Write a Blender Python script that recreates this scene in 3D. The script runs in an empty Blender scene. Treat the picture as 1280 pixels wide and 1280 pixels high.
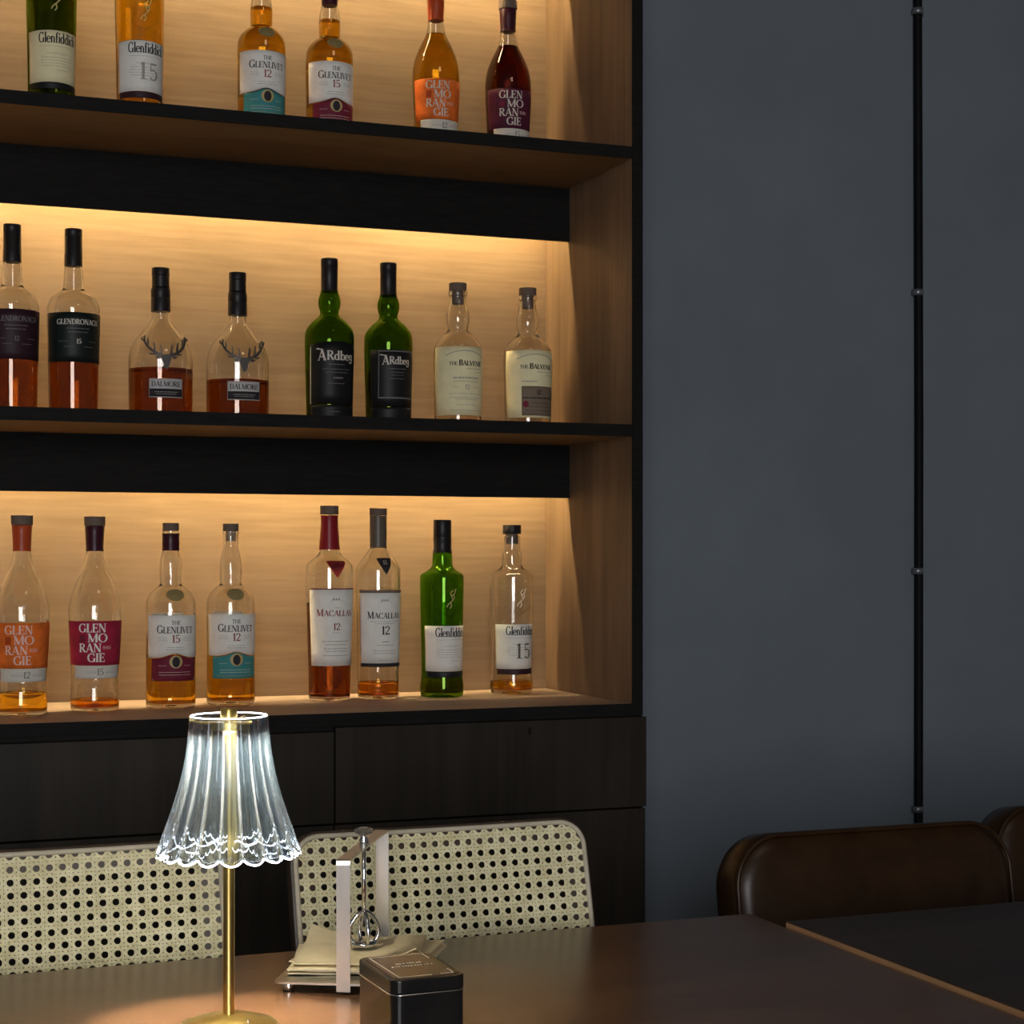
import bpy, bmesh, math, random
from mathutils import Vector, Matrix
random.seed(7)
PI = math.pi
SC = bpy.context.scene
COL = SC.collection

# ------------------------------------------------------------------ camera, light, exposure
CAM_H = 1.15
YAW = math.radians(21.25)
FOC = 2237.0
cam_d = bpy.data.cameras.new('camera'); cam = bpy.data.objects.new('camera', cam_d); COL.objects.link(cam)
cam.location = (0, 0, CAM_H); cam.rotation_euler = (PI/2, 0, -YAW)
cam_d.sensor_width = 36; cam_d.lens = FOC/1280*36; cam_d.shift_y = 55/1280
cam_d.clip_start = 0.05
SC.camera = cam
w = bpy.data.worlds.new('world'); SC.world = w; w.use_nodes = True
w.node_tree.nodes['Background'].inputs[0].default_value = (0.96, 0.97, 1.0, 1)
w.node_tree.nodes['Background'].inputs[1].default_value = 0.075

def area(name, loc, target, sx, sy, power, col):
    d = bpy.data.lights.new(name, 'AREA'); d.shape = 'RECTANGLE'; d.size = sx; d.size_y = sy
    d.energy = power; d.color = col
    o = bpy.data.objects.new(name, d); COL.objects.link(o); o.location = loc
    o.rotation_euler = (Vector(target)-Vector(loc)).to_track_quat('-Z', 'Y').to_euler()
    return o
area('assumed_front_fill', (-0.8, -2.6, 1.5), (0.7, 2.75, 1.1), 1.5, 1.6, 96.0, (0.97, 0.975, 1.0))  # unseen fill light assumed behind the camera; no window is modelled
area('assumed_overhead_fill', (1.0, 0.3, 2.9), (1.0, 0.9, 0.7), 0.5, 0.5, 3.0, (1.0, 0.86, 0.68))  # weak warm fill assumed overhead
LED_COL = (1.0, 0.765, 0.40)
LED_STRENGTH = 148.0
LAMP_STRENGTH = 4300.0
SC.view_settings.view_transform = 'Standard'
SC.view_settings.look = 'None'
SC.view_settings.gamma = 1.0
SC.view_settings.exposure = 0.0
SC.view_settings.use_curve_mapping = False
cy = SC.cycles
cy.max_bounces = 18; cy.transmission_bounces = 18; cy.diffuse_bounces = 4; cy.glossy_bounces = 5
cy.transparent_max_bounces = 16
cy.sample_clamp_indirect = 8.0
cy.caustics_refractive = True; cy.caustics_reflective = False
cy.blur_glossy = 0.0
cy.use_denoising = True

# ------------------------------------------------------------------ helpers
def px_x(px, Y):                       # world X of a photo column on the depth plane Y
    return Y*math.tan(YAW+math.atan((px-640)/FOC))

def mat(name, col, rough=0.5, metal=0.0, spec=0.5, **kw):
    m = bpy.data.materials.new(name); m.use_nodes = True
    b = m.node_tree.nodes['Principled BSDF']
    b.inputs['Base Color'].default_value = (*col, 1); b.inputs['Roughness'].default_value = rough
    b.inputs['Metallic'].default_value = metal; b.inputs['Specular IOR Level'].default_value = spec
    for k, v in kw.items(): b.inputs[k].default_value = v
    return m

def noisy(m, c1, c2, scale=(1, 1, 1), nscale=8, detail=6, bump=0.0, rough=None, lo=0.35, hi=0.65):
    """colour variation between c1 and c2 by stretched object-space noise"""
    nt = m.node_tree; b = nt.nodes['Principled BSDF']
    tc = nt.nodes.new('ShaderNodeTexCoord'); mp = nt.nodes.new('ShaderNodeMapping')
    mp.inputs['Scale'].default_value = scale
    nz = nt.nodes.new('ShaderNodeTexNoise'); nz.inputs['Scale'].default_value = nscale; nz.inputs['Detail'].default_value = detail
    nz.inputs['Roughness'].default_value = 0.62
    cr = nt.nodes.new('ShaderNodeValToRGB')
    cr.color_ramp.elements[0].position = lo; cr.color_ramp.elements[1].position = hi
    cr.color_ramp.elements[0].color = (*c1, 1); cr.color_ramp.elements[1].color = (*c2, 1)
    L = nt.links.new
    L(tc.outputs['Object'], mp.inputs[0]); L(mp.outputs[0], nz.inputs['Vector'])
    L(nz.outputs['Fac'], cr.inputs[0]); L(cr.outputs[0], b.inputs['Base Color'])
    if bump:
        bp = nt.nodes.new('ShaderNodeBump'); bp.inputs['Strength'].default_value = bump; bp.inputs['Distance'].default_value = 0.002
        L(nz.outputs['Fac'], bp.inputs['Height']); L(bp.outputs[0], b.inputs['Normal'])
    return m

def wood(name, c1, c2, axis='x', rough=0.5, spec=0.4, fine=60, bump=0.05, blotch=0.74):
    s = {'x': (0.05, 1, 1), 'y': (1, 0.05, 1), 'z': (1, 1, 0.05)}[axis]
    m = noisy(mat(name, c1, rough, spec=spec), c1, c2, s, fine, 8, bump, lo=0.3, hi=0.7)
    # large soft blotches over the fine grain
    nt = m.node_tree; b = nt.nodes['Principled BSDF']
    src = b.inputs['Base Color'].links[0].from_socket
    nz = nt.nodes.new('ShaderNodeTexNoise'); nz.inputs['Scale'].default_value = 7; nz.inputs['Detail'].default_value = 3
    tc = nt.nodes.new('ShaderNodeTexCoord'); mp = nt.nodes.new('ShaderNodeMapping'); mp.inputs['Scale'].default_value = {'x': (.35, 1, 1), 'y': (1, .35, 1), 'z': (1, 1, .35)}[axis]
    rp = nt.nodes.new('ShaderNodeMapRange'); rp.inputs[1].default_value = .3; rp.inputs[2].default_value = .7; rp.inputs[3].default_value = blotch; rp.inputs[4].default_value = 1.12
    mx = nt.nodes.new('ShaderNodeMix'); mx.data_type = 'RGBA'; mx.blend_type = 'MULTIPLY'; mx.inputs[0].default_value = 1
    L = nt.links.new
    L(tc.outputs['Object'], mp.inputs[0]); L(mp.outputs[0], nz.inputs['Vector']); L(nz.outputs['Fac'], rp.inputs[0])
    L(src, mx.inputs[6]); L(rp.outputs[0], mx.inputs[7]); L(mx.outputs[2], b.inputs['Base Color'])
    return m

def emis(name, col, st):
    m = bpy.data.materials.new(name); m.use_nodes = True; nt = m.node_tree
    nt.nodes.remove(nt.nodes['Principled BSDF'])
    e = nt.nodes.new('ShaderNodeEmission'); e.inputs[0].default_value = (*col, 1); e.inputs[1].default_value = st
    nt.links.new(e.outputs[0], nt.nodes['Material Output'].inputs[0]); return m

def glass(name, col, rough=0.0, ior=1.5, clear=0.0, ccol=None, haze=0.0, hcol=(1, 1, 1)):
    """refracting glass with a share of straight-through transparency and of milky haze"""
    m = bpy.data.materials.new(name); m.use_nodes = True; nt = m.node_tree
    nt.nodes.remove(nt.nodes['Principled BSDF']); out = nt.nodes['Material Output']; L = nt.links.new
    g = nt.nodes.new('ShaderNodeBsdfGlass'); g.inputs['Color'].default_value = (*col, 1)
    g.inputs['Roughness'].default_value = rough; g.inputs['IOR'].default_value = ior
    cur = g.outputs[0]
    if clear:
        t = nt.nodes.new('ShaderNodeBsdfTransparent'); t.inputs[0].default_value = (*(ccol or col), 1)
        x = nt.nodes.new('ShaderNodeMixShader'); x.inputs[0].default_value = clear
        L(cur, x.inputs[1]); L(t.outputs[0], x.inputs[2]); cur = x.outputs[0]
    if haze:
        t = nt.nodes.new('ShaderNodeBsdfTranslucent'); t.inputs[0].default_value = (*hcol, 1)
        x = nt.nodes.new('ShaderNodeMixShader'); x.inputs[0].default_value = haze
        L(cur, x.inputs[1]); L(t.outputs[0], x.inputs[2]); cur = x.outputs[0]
    L(cur, out.inputs[0]); return m

def mesh_obj(name, verts, faces, m, parent=None, smooth=False, recalc=True, loc=None):
    me = bpy.data.meshes.new(name); me.from_pydata([tuple(v) for v in verts], [], faces)
    if recalc:
        bm = bmesh.new(); bm.from_mesh(me); bmesh.ops.recalc_face_normals(bm, faces=bm.faces); bm.to_mesh(me); bm.free()
    if smooth:
        for p in me.polygons: p.use_smooth = True
    me.materials.append(m)
    o = bpy.data.objects.new(name, me); COL.objects.link(o)
    if parent: o.parent = parent
    if loc: o.location = loc
    return o

class MB:
    def __init__(s): s.v = []; s.f = []
    def add(s, v, f):
        n = len(s.v); s.v += [tuple(p) for p in v]; s.f += [tuple(i+n for i in q) for q in f]; return s
    def box(s, x0, x1, y0, y1, z0, z1):
        return s.add([(x0,y0,z0),(x1,y0,z0),(x1,y1,z0),(x0,y1,z0),(x0,y0,z1),(x1,y0,z1),(x1,y1,z1),(x0,y1,z1)],
                     [(0,3,2,1),(4,5,6,7),(0,1,5,4),(1,2,6,5),(2,3,7,6),(3,0,4,7)])
    def tube(s, pts, r, seg=8, closed=False, flat=None):
        pts = [Vector(p) for p in pts]; n = len(pts); base = len(s.v); prev = None
        for i, p in enumerate(pts):
            a = pts[(i-1) % n] if (closed or i) else p; b = pts[(i+1) % n] if (closed or i < n-1) else p
            t = (b-a).normalized()
            u = (prev - t*prev.dot(t)).normalized() if prev is not None and (prev - t*prev.dot(t)).length > 1e-6 else t.orthogonal().normalized()
            prev = u; v = t.cross(u)
            rr = r[i] if isinstance(r, (list, tuple)) else r
            for k in range(seg):
                q = 2*PI*k/seg; s.v.append(tuple(p+u*math.cos(q)*rr+v*math.sin(q)*rr))
        m = n if closed else n-1
        for i in range(m):
            for k in range(seg):
                a = base+i*seg+k; b = base+i*seg+(k+1) % seg; c = base+((i+1) % n)*seg+(k+1) % seg; d = base+((i+1) % n)*seg+k
                s.f.append((a, b, c, d))
        if not closed:
            s.f.append(tuple(base+k for k in range(seg))[::-1]); s.f.append(tuple(base+(n-1)*seg+k for k in range(seg)))
        return s
    def build(s, name, m, parent=None, smooth=False, bevel=0, loc=None, seg=2):
        o = mesh_obj(name, s.v, s.f, m, parent, smooth, loc=loc)
        if bevel:
            b = o.modifiers.new('bevel', 'BEVEL'); b.width = bevel; b.segments = seg; b.limit_method = 'ANGLE'
        return o

def lathe(prof, seg=48, shape=None, cap0=True, cap1=True):
    v = []; f = []
    n = len(prof)
    for (r, z) in prof:
        for k in range(seg):
            a = 2*PI*k/seg; rr = r*(shape(a, z) if shape else 1)
            v.append((rr*math.sin(a), -rr*math.cos(a), z))
    for i in range(n-1):
        for k in range(seg):
            f.append((i*seg+k, i*seg+(k+1) % seg, (i+1)*seg+(k+1) % seg, (i+1)*seg+k))
    if cap0: f.append(tuple(range(seg))[::-1])
    if cap1: f.append(tuple((n-1)*seg+k for k in range(seg)))
    return v, f

def empty(name, loc, rz=0):
    o = bpy.data.objects.new(name, None); COL.objects.link(o); o.location = loc; o.rotation_euler = (0, 0, rz)
    o.empty_display_size = 0.05; return o
def tag(o, label, cat, group=None):
    o['label'] = label; o['category'] = cat
    if group: o['group'] = group
    return o
def struct(o):
    o['kind'] = 'structure'; return o
def rounded_rect(wd, ht, r, seg=6, corners=(1, 1, 1, 1)):
    pts = []
    for (sx, sy, a0, on) in ((1, 1, 0, corners[0]), (-1, 1, 90, corners[1]), (-1, -1, 180, corners[2]), (1, -1, 270, corners[3])):
        rr = r if on else 0.0005
        cx, cyy = sx*(wd/2-rr), sy*(ht/2-rr)
        for k in range(seg+1):
            a = math.radians(a0+90*k/seg); pts.append((cx+rr*math.cos(a), cyy+rr*math.sin(a)))
    return pts
def extrude(pts, z0, z1):
    n = len(pts)
    v = [(x, y, z0) for x, y in pts]+[(x, y, z1) for x, y in pts]
    f = [tuple(range(n))[::-1], tuple(range(n, 2*n))]+[(i, (i+1) % n, n+(i+1) % n, n+i) for i in range(n)]
    return v, f

# ------------------------------------------------------------------ materials
M = {}
M['niche'] = wood('niche_wood', (0.205, 0.132, 0.072), (0.262, 0.175, 0.100), 'x', 0.55, 0.25, 130)
M['niche_side'] = wood('niche_side_wood', (0.175, 0.108, 0.060), (0.262, 0.172, 0.102), 'z', 0.55, 0.25, 60, 0.05, 0.62)
M['pale_board'] = wood('pale_shelf_board', (0.42, 0.31, 0.23), (0.54, 0.41, 0.31), 'x', 0.55, 0.25, 130)
M['black'] = noisy(mat('black_stain', (0.010, 0.009, 0.008), 0.7, spec=0.12), (0.006, 0.0055, 0.005), (0.011, 0.010, 0.009), (1, 1, 8), 20)
M['drawer'] = wood('dark_drawer_stain', (0.016, 0.012, 0.008), (0.030, 0.023, 0.016), 'z', 0.55, 0.2, 40)
M['wall'] = noisy(mat('blue_grey_plaster', (0.2, 0.215, 0.24), 0.85, spec=0.2), (0.155, 0.180, 0.208), (0.177, 0.205, 0.237), (1, 1, 1), 3, 8, 0.25)
M['floor'] = wood('floor_wood', (0.05, 0.035, 0.025), (0.09, 0.06, 0.04), 'x', 0.5)
M['ceil'] = noisy(mat('ceiling_paint', (0.1, 0.1, 0.11), 0.9), (0.09, 0.09, 0.1), (0.11, 0.11, 0.12))
M['table'] = wood('table_walnut', (0.105, 0.050, 0.025), (0.155, 0.076, 0.038), 'x', 0.24, 0.5, 45, 0.02)
M['table2'] = wood('table_dark', (0.036, 0.024, 0.017), (0.052, 0.034, 0.025), 'x', 0.45, 0.3, 45, 0.02)
M['tedge'] = wood('table_lit_edge', (0.36, 0.19, 0.09), (0.46, 0.26, 0.13), 'y', 0.45, 0.4, 45, 0.0)  # pale tone carries the lamplight falling on the edge face
M['darkwood'] = wood('dark_chair_wood', (0.035, 0.022, 0.015), (0.06, 0.038, 0.026), 'z', 0.45)
M['cane'] = noisy(mat('cane_fibre', (0.7, 0.66, 0.42), 0.55), (0.62, 0.55, 0.31), (0.80, 0.73, 0.47), (1, 1, 1), 90, 4)
M['piping'] = noisy(mat('cane_edging', (0.5, 0.44, 0.33), 0.6), (0.44, 0.38, 0.28), (0.54, 0.48, 0.36), (1, 1, 1), 50)
M['leather'] = noisy(mat('brown_leather', (0.06, 0.024, 0.012), 0.33, spec=0.25), (0.022, 0.010, 0.0038), (0.036, 0.017, 0.0068), (1, 1, 1), 18, 6, 0.12)
M['brass'] = noisy(mat('brushed_brass', (0.72, 0.52, 0.16), 0.28, 1.0), (0.70, 0.50, 0.15), (0.80, 0.60, 0.22), (1, 1, .05), 90)
M['chrome'] = noisy(mat('chrome', (0.8, 0.8, 0.8), 0.12, 1.0), (0.76, 0.76, 0.77), (0.84, 0.84, 0.84), (1, 1, 1), 30)
M['steel'] = noisy(mat('brushed_steel', (0.72, 0.70, 0.66), 0.32, 1.0), (0.68, 0.66, 0.62), (0.76, 0.74, 0.70), (1, 1, .05), 90)
M['napkin'] = noisy(mat('kraft_napkin', (0.74, 0.63, 0.40), 0.9, spec=0.1), (0.72, 0.59, 0.35), (0.80, 0.66, 0.42), (1, 1, 1), 60, 4, 0.15)
M['tin'] = noisy(mat('black_tin', (0.012, 0.011, 0.010), 0.2, spec=0.3), (0.010, 0.010, 0.010), (0.016, 0.015, 0.014), (1, 1, 1), 20)
M['tinlid'] = noisy(mat('bronze_lid_print', (0.10, 0.075, 0.055), 0.2, 0.4, 0.6), (0.09, 0.068, 0.05), (0.12, 0.09, 0.065), (1, 1, 1), 20)
M['silverline'] = mat('bare_tin_edge', (0.75, 0.74, 0.70), 0.25, 1.0)
M['crystal'] = glass('crystal_knob', (0.97, 0.98, 1.0), 0.0, 1.6, 0.25, (1, 1, 1), 0.22)
M['shade'] = glass('acrylic_shade', (0.90, 0.95, 1.0), 0.0, 1.46, 0.45, (0.95, 0.975, 1.0), 0.005, (0.50, 0.76, 1.0))
M['streak_bead'] = glass('acrylic_streak_bead', (1, 1, 1), 0.1, 1.2, 0.9, (0.98, 0.99, 1.0), 0.12, (0.92, 0.96, 1.0))  # milky material for the light streaks added to the shade
M['rim'] = emis('shade_glowing_rim', (0.95, 0.97, 1.0), 12)
M['lampled'] = emis('lamp_led', (1.0, 0.90, 0.70), LAMP_STRENGTH)
M['led'] = emis('warm_led', LED_COL, LED_STRENGTH)
M['pipe'] = noisy(mat('black_conduit', (0.006, 0.006, 0.007), 0.6, spec=0.1), (0.005, 0.005, 0.006), (0.009, 0.009, 0.01))
M['galv'] = mat('grey_clip', (0.22, 0.23, 0.25), 0.35, 0.6)
# bottles
M['clear'] = glass('clear_glass', (0.985, 0.985, 0.975), 0, 1.5)
M['green'] = glass('green_glass', (0.50, 0.74, 0.20), 0, 1.5)
M['dkgreen'] = glass('dark_green_glass', (0.42, 0.60, 0.14), 0, 1.5)
M['gold_liq'] = glass('golden_whisky', (0.90, 0.66, 0.11), 0, 1.36)
M['amber_liq'] = glass('amber_whisky', (0.86, 0.54, 0.12), 0, 1.36)
M['red_liq'] = glass('red_amber_whisky', (0.62, 0.31, 0.075), 0, 1.36)
M['dark_liq'] = glass('dark_red_whisky', (0.33, 0.08, 0.04), 0, 1.36)
def paper(name, c, rough=0.7, v=0.06, **kw):
    return noisy(mat(name, c, rough, spec=0.25, **kw), tuple(x*(1-v) for x in c), tuple(min(1, x*(1+v)) for x in c), (1, 1, 1), 45, 4)
M['white_p'] = paper('white_paper', (0.78, 0.76, 0.70))
M['cream_p'] = paper('cream_paper', (0.80, 0.72, 0.44))
M['brown_p'] = paper('brown_paper', (0.19, 0.14, 0.10))
M['orange_p'] = paper('orange_paper', (0.72, 0.15, 0.02), v=0.2)
M['crimson_p'] = paper('crimson_paper', (0.33, 0.014, 0.045), v=0.2)
M['purple_p'] = paper('plum_paper', (0.075, 0.010, 0.030), v=0.2)
M['grey_p'] = paper('grey_paper', (0.60, 0.57, 0.50))
M['teal_p'] = paper('teal_paper', (0.05, 0.24, 0.24))
M['maroon_p'] = paper('maroon_paper', (0.16, 0.015, 0.035))
M['black_p'] = paper('black_paper', (0.010, 0.010, 0.011), 0.5)
M['plum_p'] = paper('dark_plum_paper', (0.028, 0.010, 0.016), 0.55)
M['dkgreen_p'] = paper('dark_green_paper', (0.007, 0.012, 0.011), 0.5)
M['ink'] = paper('black_ink', (0.025, 0.022, 0.025))
M['redink'] = paper('red_brown_ink', (0.26, 0.04, 0.03))
M['greyink'] = paper('grey_ink', (0.33, 0.31, 0.28))
M['paleink'] = paper('pale_ink', (0.62, 0.56, 0.48))
M['goldink'] = paper('gold_ink', (0.45, 0.34, 0.14), 0.4)
M['dimink'] = paper('dim_ink', (0.16, 0.15, 0.14))
M['pinkink'] = paper('pale_pink_ink', (0.80, 0.52, 0.45))
M['capblack'] = paper('black_cap', (0.014, 0.012, 0.012), 0.4)
M['cork'] = paper('brown_stopper', (0.14, 0.10, 0.075), 0.7)
M['corkl'] = paper('cork', (0.30, 0.22, 0.15), 0.8)
M['redcap'] = paper('red_capsule', (0.26, 0.012, 0.018), 0.35)
M['orcap'] = paper('orange_capsule', (0.42, 0.06, 0.015), 0.35)
M['plumcap'] = paper('plum_capsule', (0.045, 0.008, 0.016), 0.35)
M['taupecap'] = paper('taupe_capsule', (0.12, 0.095, 0.07), 0.35)
M['redtri'] = paper('red_tag', (0.36, 0.03, 0.03), 0.5)
M['oval'] = paper('olive_seal', (0.26, 0.20, 0.08), 0.45)
M['pewter'] = mat('pewter', (0.075, 0.07, 0.065), 0.5, 0.4)
M['silver_p'] = noisy(mat('silver_plate', (0.42, 0.40, 0.38), 0.5, 0.0), (0.42, 0.40, 0.39), (0.50, 0.48, 0.46))

# ------------------------------------------------------------------ the room
W_Y = 2.945
struct(mesh_obj('floor', [(-3, -3.5, 0), (4.5, -3.5, 0), (4.5, W_Y, 0), (-3, W_Y, 0)], [(0, 1, 2, 3)], M['floor']))
struct(MB().box(-3, 4.5, W_Y, W_Y+0.1, 0, 3.0).build('wall_back', M['wall']))
struct(MB().box(-3, 4.5, -3.5, W_Y+0.1, 3.0, 3.05).build('ceiling', M['ceil']))

# conduit down the wall
pipe_x = px_x(1147, W_Y-0.012)
pr = empty('wall_conduit', (pipe_x, W_Y-0.0125, 0)); tag(pr, 'thin black conduit pipe running down the blue grey wall', 'pipe')
MB().tube([(0, 0, 0.0), (0.002, 0, 0.6), (0.003, 0, 1.4), (0, 0, 2.2), (-0.001, 0, 2.99)], 0.0085, 12).build('pipe', M['pipe'], pr, True)
for z in (1.658, 1.121, 0.662, 2.2, 0.2):
    c = MB()
    c.v, c.f = lathe([(0.0088, z-0.006), (0.0108, z-0.006), (0.0112, z), (0.0108, z+0.006), (0.0088, z+0.006)], 16, cap0=False, cap1=False)
    c.box(0.008, 0.018, 0.008, 0.0122, z-0.006, z+0.006)
    c.build('clip', M['galv'], pr, True)

# ------------------------------------------------------------------ the back bar
YF, YB = 2.55, 2.906
XR, XL = 1.194, -0.75
T = 0.017
SH = [0.918, 1.356, 1.792, 2.230]            # shelf tops above the floor
bar = empty('display_shelving', ((XR+XL)/2, YF, SH[0]-0.018))
tag(bar, 'tall black edged wooden bottle shelving with warm strip lighting behind valances', 'shelving')
ox, oy, oz = bar.location
def bpart(name, mb, m, bevel=0.0006, parent=bar):
    o = mb.build(name, m, None, bevel=bevel); o.parent = parent
    if parent is bar: o.matrix_parent_inverse = Matrix.Translation((-ox, -oy, -oz))
    return o
z0, z1 = SH[0]-0.018, SH[3]+0.02
for xa in (XR, XL-T):
    s = bpart('side_panel', MB().box(xa, xa+T, YF, YB+0.012, z0, z1), M['niche_side'])
    bpart('front_edge', MB().box(xa-0.0004, xa+T+0.0004, YF-0.002, YF+0.0002, z0, z1), M['black'], 0, s)
    out = xa+T if xa == XR else xa-0.0006
    bpart('outer_face', MB().box(out, out+0.0006, YF-0.002, YB+0.012, z0, z1), M['black'], 0, s)
bpart('back_panel', MB().box(XL, XR, YB, YB+0.012, z0, z1), M['niche'])
YV = 2.80
for i, z in enumerate(SH):
    s = bpart('shelf', MB().box(XL, XR, YF, YB, z-0.018, z), M['niche'] if i else M['pale_board'])
    bpart('front_edge', MB().box(XL, XR, YF-0.002, YF+0.0002, z-0.0184, z+0.0004), M['black'], 0, s)
    if i:
        bpart('valance', MB().box(XL, XR, YV, YV+0.007, z-0.018-0.0895, z-0.018), M['black'])
        st = bpart('light_strip', MB().box(XL+0.01, XR-0.004, 2.8210, 2.8320, z-0.0215, z-0.018), M['led'], 0)
        st['label'] = 'warm white light strip behind the valance'

# base cabinet with drawers below
YD = 2.53
bc = empty('base_cabinet', ((XR+XL)/2, YF, 0)); tag(bc, 'dark stained base cabinet with flat drawer fronts below the bottle shelves', 'cabinet')
def cpart(name, mb, m, bevel=0.0008, parent=bc):
    o = mb.build(name, m, None, bevel=bevel); o.parent = parent
    if parent is bc: o.matrix_parent_inverse = Matrix.Translation((-bc.location.x, -bc.location.y, 0))
    return o
ztop = SH[0]-0.0185
cpart('carcass', MB().box(XL-T, XR+T, YD+0.0185, YB+0.012, 0.0, ztop), M['black'])
dw = 0.504
xs = [1.2105-dw*k for k in range(5)]
for k in range(4):
    xa, xb = max(xs[k+1], XL-T)+0.001, xs[k]-0.001
    top = ztop-0.0005 if k == 0 else ztop-0.0065
    d = cpart('drawer_front', MB().box(xa, xb, YD, YD+0.018, 0.759, top), M['drawer'], 0.0012)
    if k == 0:
        xx = px_x(662, YD); cpart('lock_slot', MB().box(xx-0.002, xx+0.002, YD-0.0012, YD+0.001, 0.878, 0.889), M['black'], 0, d)
    cpart('lower_door', MB().box(xa, xb, YD+0.004, YD+0.018, 0.08, 0.756), M['drawer'], 0.0012)
cpart('plinth', MB().box(XL-T, XR+T, YD+0.04, YD+0.055, 0.0, 0.08), M['black'])

# ------------------------------------------------------------------ lettering: a small stroke-built serif face
TK, TH = 0.155, 0.06
def A(cx, cy_, rx, ry, a0, a1): return ('a', cx, cy_, rx, ry, a0, a1)
def Ln(x0, y0, x1, y1, w=TK): return ('l', x0, y0, x1, y1, w)
def Sf(x, y, l=0.26): return ('l', x-l/2, y+(0.025 if y < .1 else -0.025), x+l/2, y+(0.025 if y < .1 else -0.025), 0.05)
GL = {
 'A': (.78, [Ln(.08,0,.38,1,TH), Ln(.38,1,.68,0), Ln(.2,.33,.56,.33,TH), Sf(.08,0,.2), Sf(.68,0,.24)]),
 'B': (.66, [Ln(.15,0,.15,1), A(.3,.75,.24,.23,-90,90), A(.3,.27,.29,.25,-90,90), Ln(.02,.97,.32,.97,TH), Ln(.02,.03,.32,.03,TH), Ln(.15,.52,.32,.52,TH)]),
 'C': (.76, [A(.42,.5,.36,.48,48,312), Ln(.67,.98,.67,.68,TH), Ln(.67,.02,.67,.24,TH)]),
 'D': (.80, [Ln(.15,0,.15,1), A(.32,.5,.38,.475,-90,90), Ln(.02,.97,.34,.97,TH), Ln(.02,.03,.34,.03,TH)]),
 'E': (.64, [Ln(.15,0,.15,1), Ln(.02,.97,.56,.97,TH), Ln(.15,.52,.46,.52,TH), Ln(.02,.03,.58,.03,TH), Ln(.55,.98,.55,.78,TH), Ln(.57,.02,.57,.24,TH), Ln(.45,.40,.45,.64,TH)]),
 'G': (.84, [A(.42,.5,.36,.48,48,318), Ln(.67,.98,.67,.68,TH), Ln(.70,.04,.70,.44), Sf(.70,.44,.26)]),
 'H': (.84, [Ln(.15,0,.15,1), Ln(.67,0,.67,1), Ln(.15,.5,.67,.5,TH), Sf(.15,0), Sf(.15,1), Sf(.67,0), Sf(.67,1)]),
 'I': (.34, [Ln(.16,0,.16,1), Sf(.16,0,.3), Sf(.16,1,.3)]),
 'L': (.62, [Ln(.15,0,.15,1), Sf(.15,1,.3), Ln(.02,.03,.56,.03,TH), Ln(.55,.02,.55,.28,TH)]),
 'M': (.98, [Ln(.12,0,.12,1,TH), Ln(.12,1,.46,.05), Ln(.46,.05,.78,1,TH), Ln(.80,0,.80,1), Sf(.12,0,.22), Sf(.80,0,.28), Sf(.08,1,.2), Sf(.84,1,.22)]),
 'N': (.86, [Ln(.14,0,.14,1,TH), Ln(.14,1,.70,0), Ln(.70,0,.70,1,TH), Sf(.14,0,.24), Sf(.1,1,.22), Sf(.70,1,.26)]),
 'O': (.88, [A(.42,.5,.37,.48,0,360)]),
 'R': (.76, [Ln(.15,0,.15,1), A(.3,.74,.26,.23,-90,90), Ln(.02,.97,.32,.97,TH), Ln(.15,.51,.32,.51,TH), Ln(.34,.5,.66,0), Sf(.15,0), Sf(.68,0,.18)]),
 'T': (.70, [Ln(.34,0,.34,1), Ln(.03,.97,.65,.97,TH), Ln(.04,.98,.04,.74,TH), Ln(.64,.98,.64,.74,TH), Sf(.34,0,.3)]),
 'V': (.76, [Ln(.08,1,.38,0), Ln(.38,0,.66,1,TH), Sf(.08,1,.26), Sf(.66,1,.2)]),
 '1': (.42, [Ln(.22,0,.22,1), Ln(.06,.84,.22,.98,TH), Sf(.22,0,.34)]),
 '2': (.62, [A(.30,.72,.23,.26,-20,170), Ln(.50,.62,.08,.05,.10), Ln(.05,.06,.56,.06,.12), Ln(.55,.02,.55,.22,TH)]),
 '5': (.62, [Ln(.12,.95,.52,.95,.11), Ln(.12,.95,.12,.52,TH), A(.28,.32,.26,.29,-140,130)]),
 'l': (.30, [Ln(.15,0,.15,1), Sf(.15,0,.28), Sf(.10,1,.16)]),
 'e': (.52, [A(.26,.31,.21,.29,0,320), Ln(.08,.33,.46,.33,TH)]),
 'n': (.62, [Ln(.14,0,.14,.62), A(.30,.40,.17,.2,0,150), Ln(.47,0,.47,.42), Sf(.14,0,.24), Sf(.47,0,.24), Sf(.1,.62,.14)]),
 'f': (.38, [Ln(.16,0,.16,.84), A(.28,.82,.12,.15,40,180), Ln(.03,.59,.32,.59,TH), Sf(.16,0,.28)]),
 'i': (.30, [Ln(.15,0,.15,.62), Ln(.15,.76,.15,.92,.16), Sf(.15,0,.26), Sf(.1,.62,.14)]),
 'd': (.60, [A(.26,.31,.20,.29,30,330), Ln(.45,0,.45,1), Sf(.5,0,.16), Sf(.4,1,.16)]),
 'c': (.48, [A(.26,.31,.20,.29,45,315)]),
 'h': (.62, [Ln(.14,0,.14,1), A(.30,.40,.17,.2,0,150), Ln(.47,0,.47,.42), Sf(.14,0,.24), Sf(.47,0,.24), Sf(.1,1,.16)]),
 'r': (.44, [Ln(.14,0,.14,.62), A(.29,.42,.15,.17,50,150), Sf(.14,0,.26), Sf(.1,.62,.14)]),
 'b': (.60, [A(.33,.31,.20,.29,-150,150), Ln(.14,0,.14,1), Sf(.1,1,.16)]),
 'g': (.58, [A(.27,.36,.20,.26,20,340), Ln(.46,-.1,.46,.62), A(.27,-.1,.19,.16,180,350)]),
 ' ': (.35, []),
}
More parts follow.
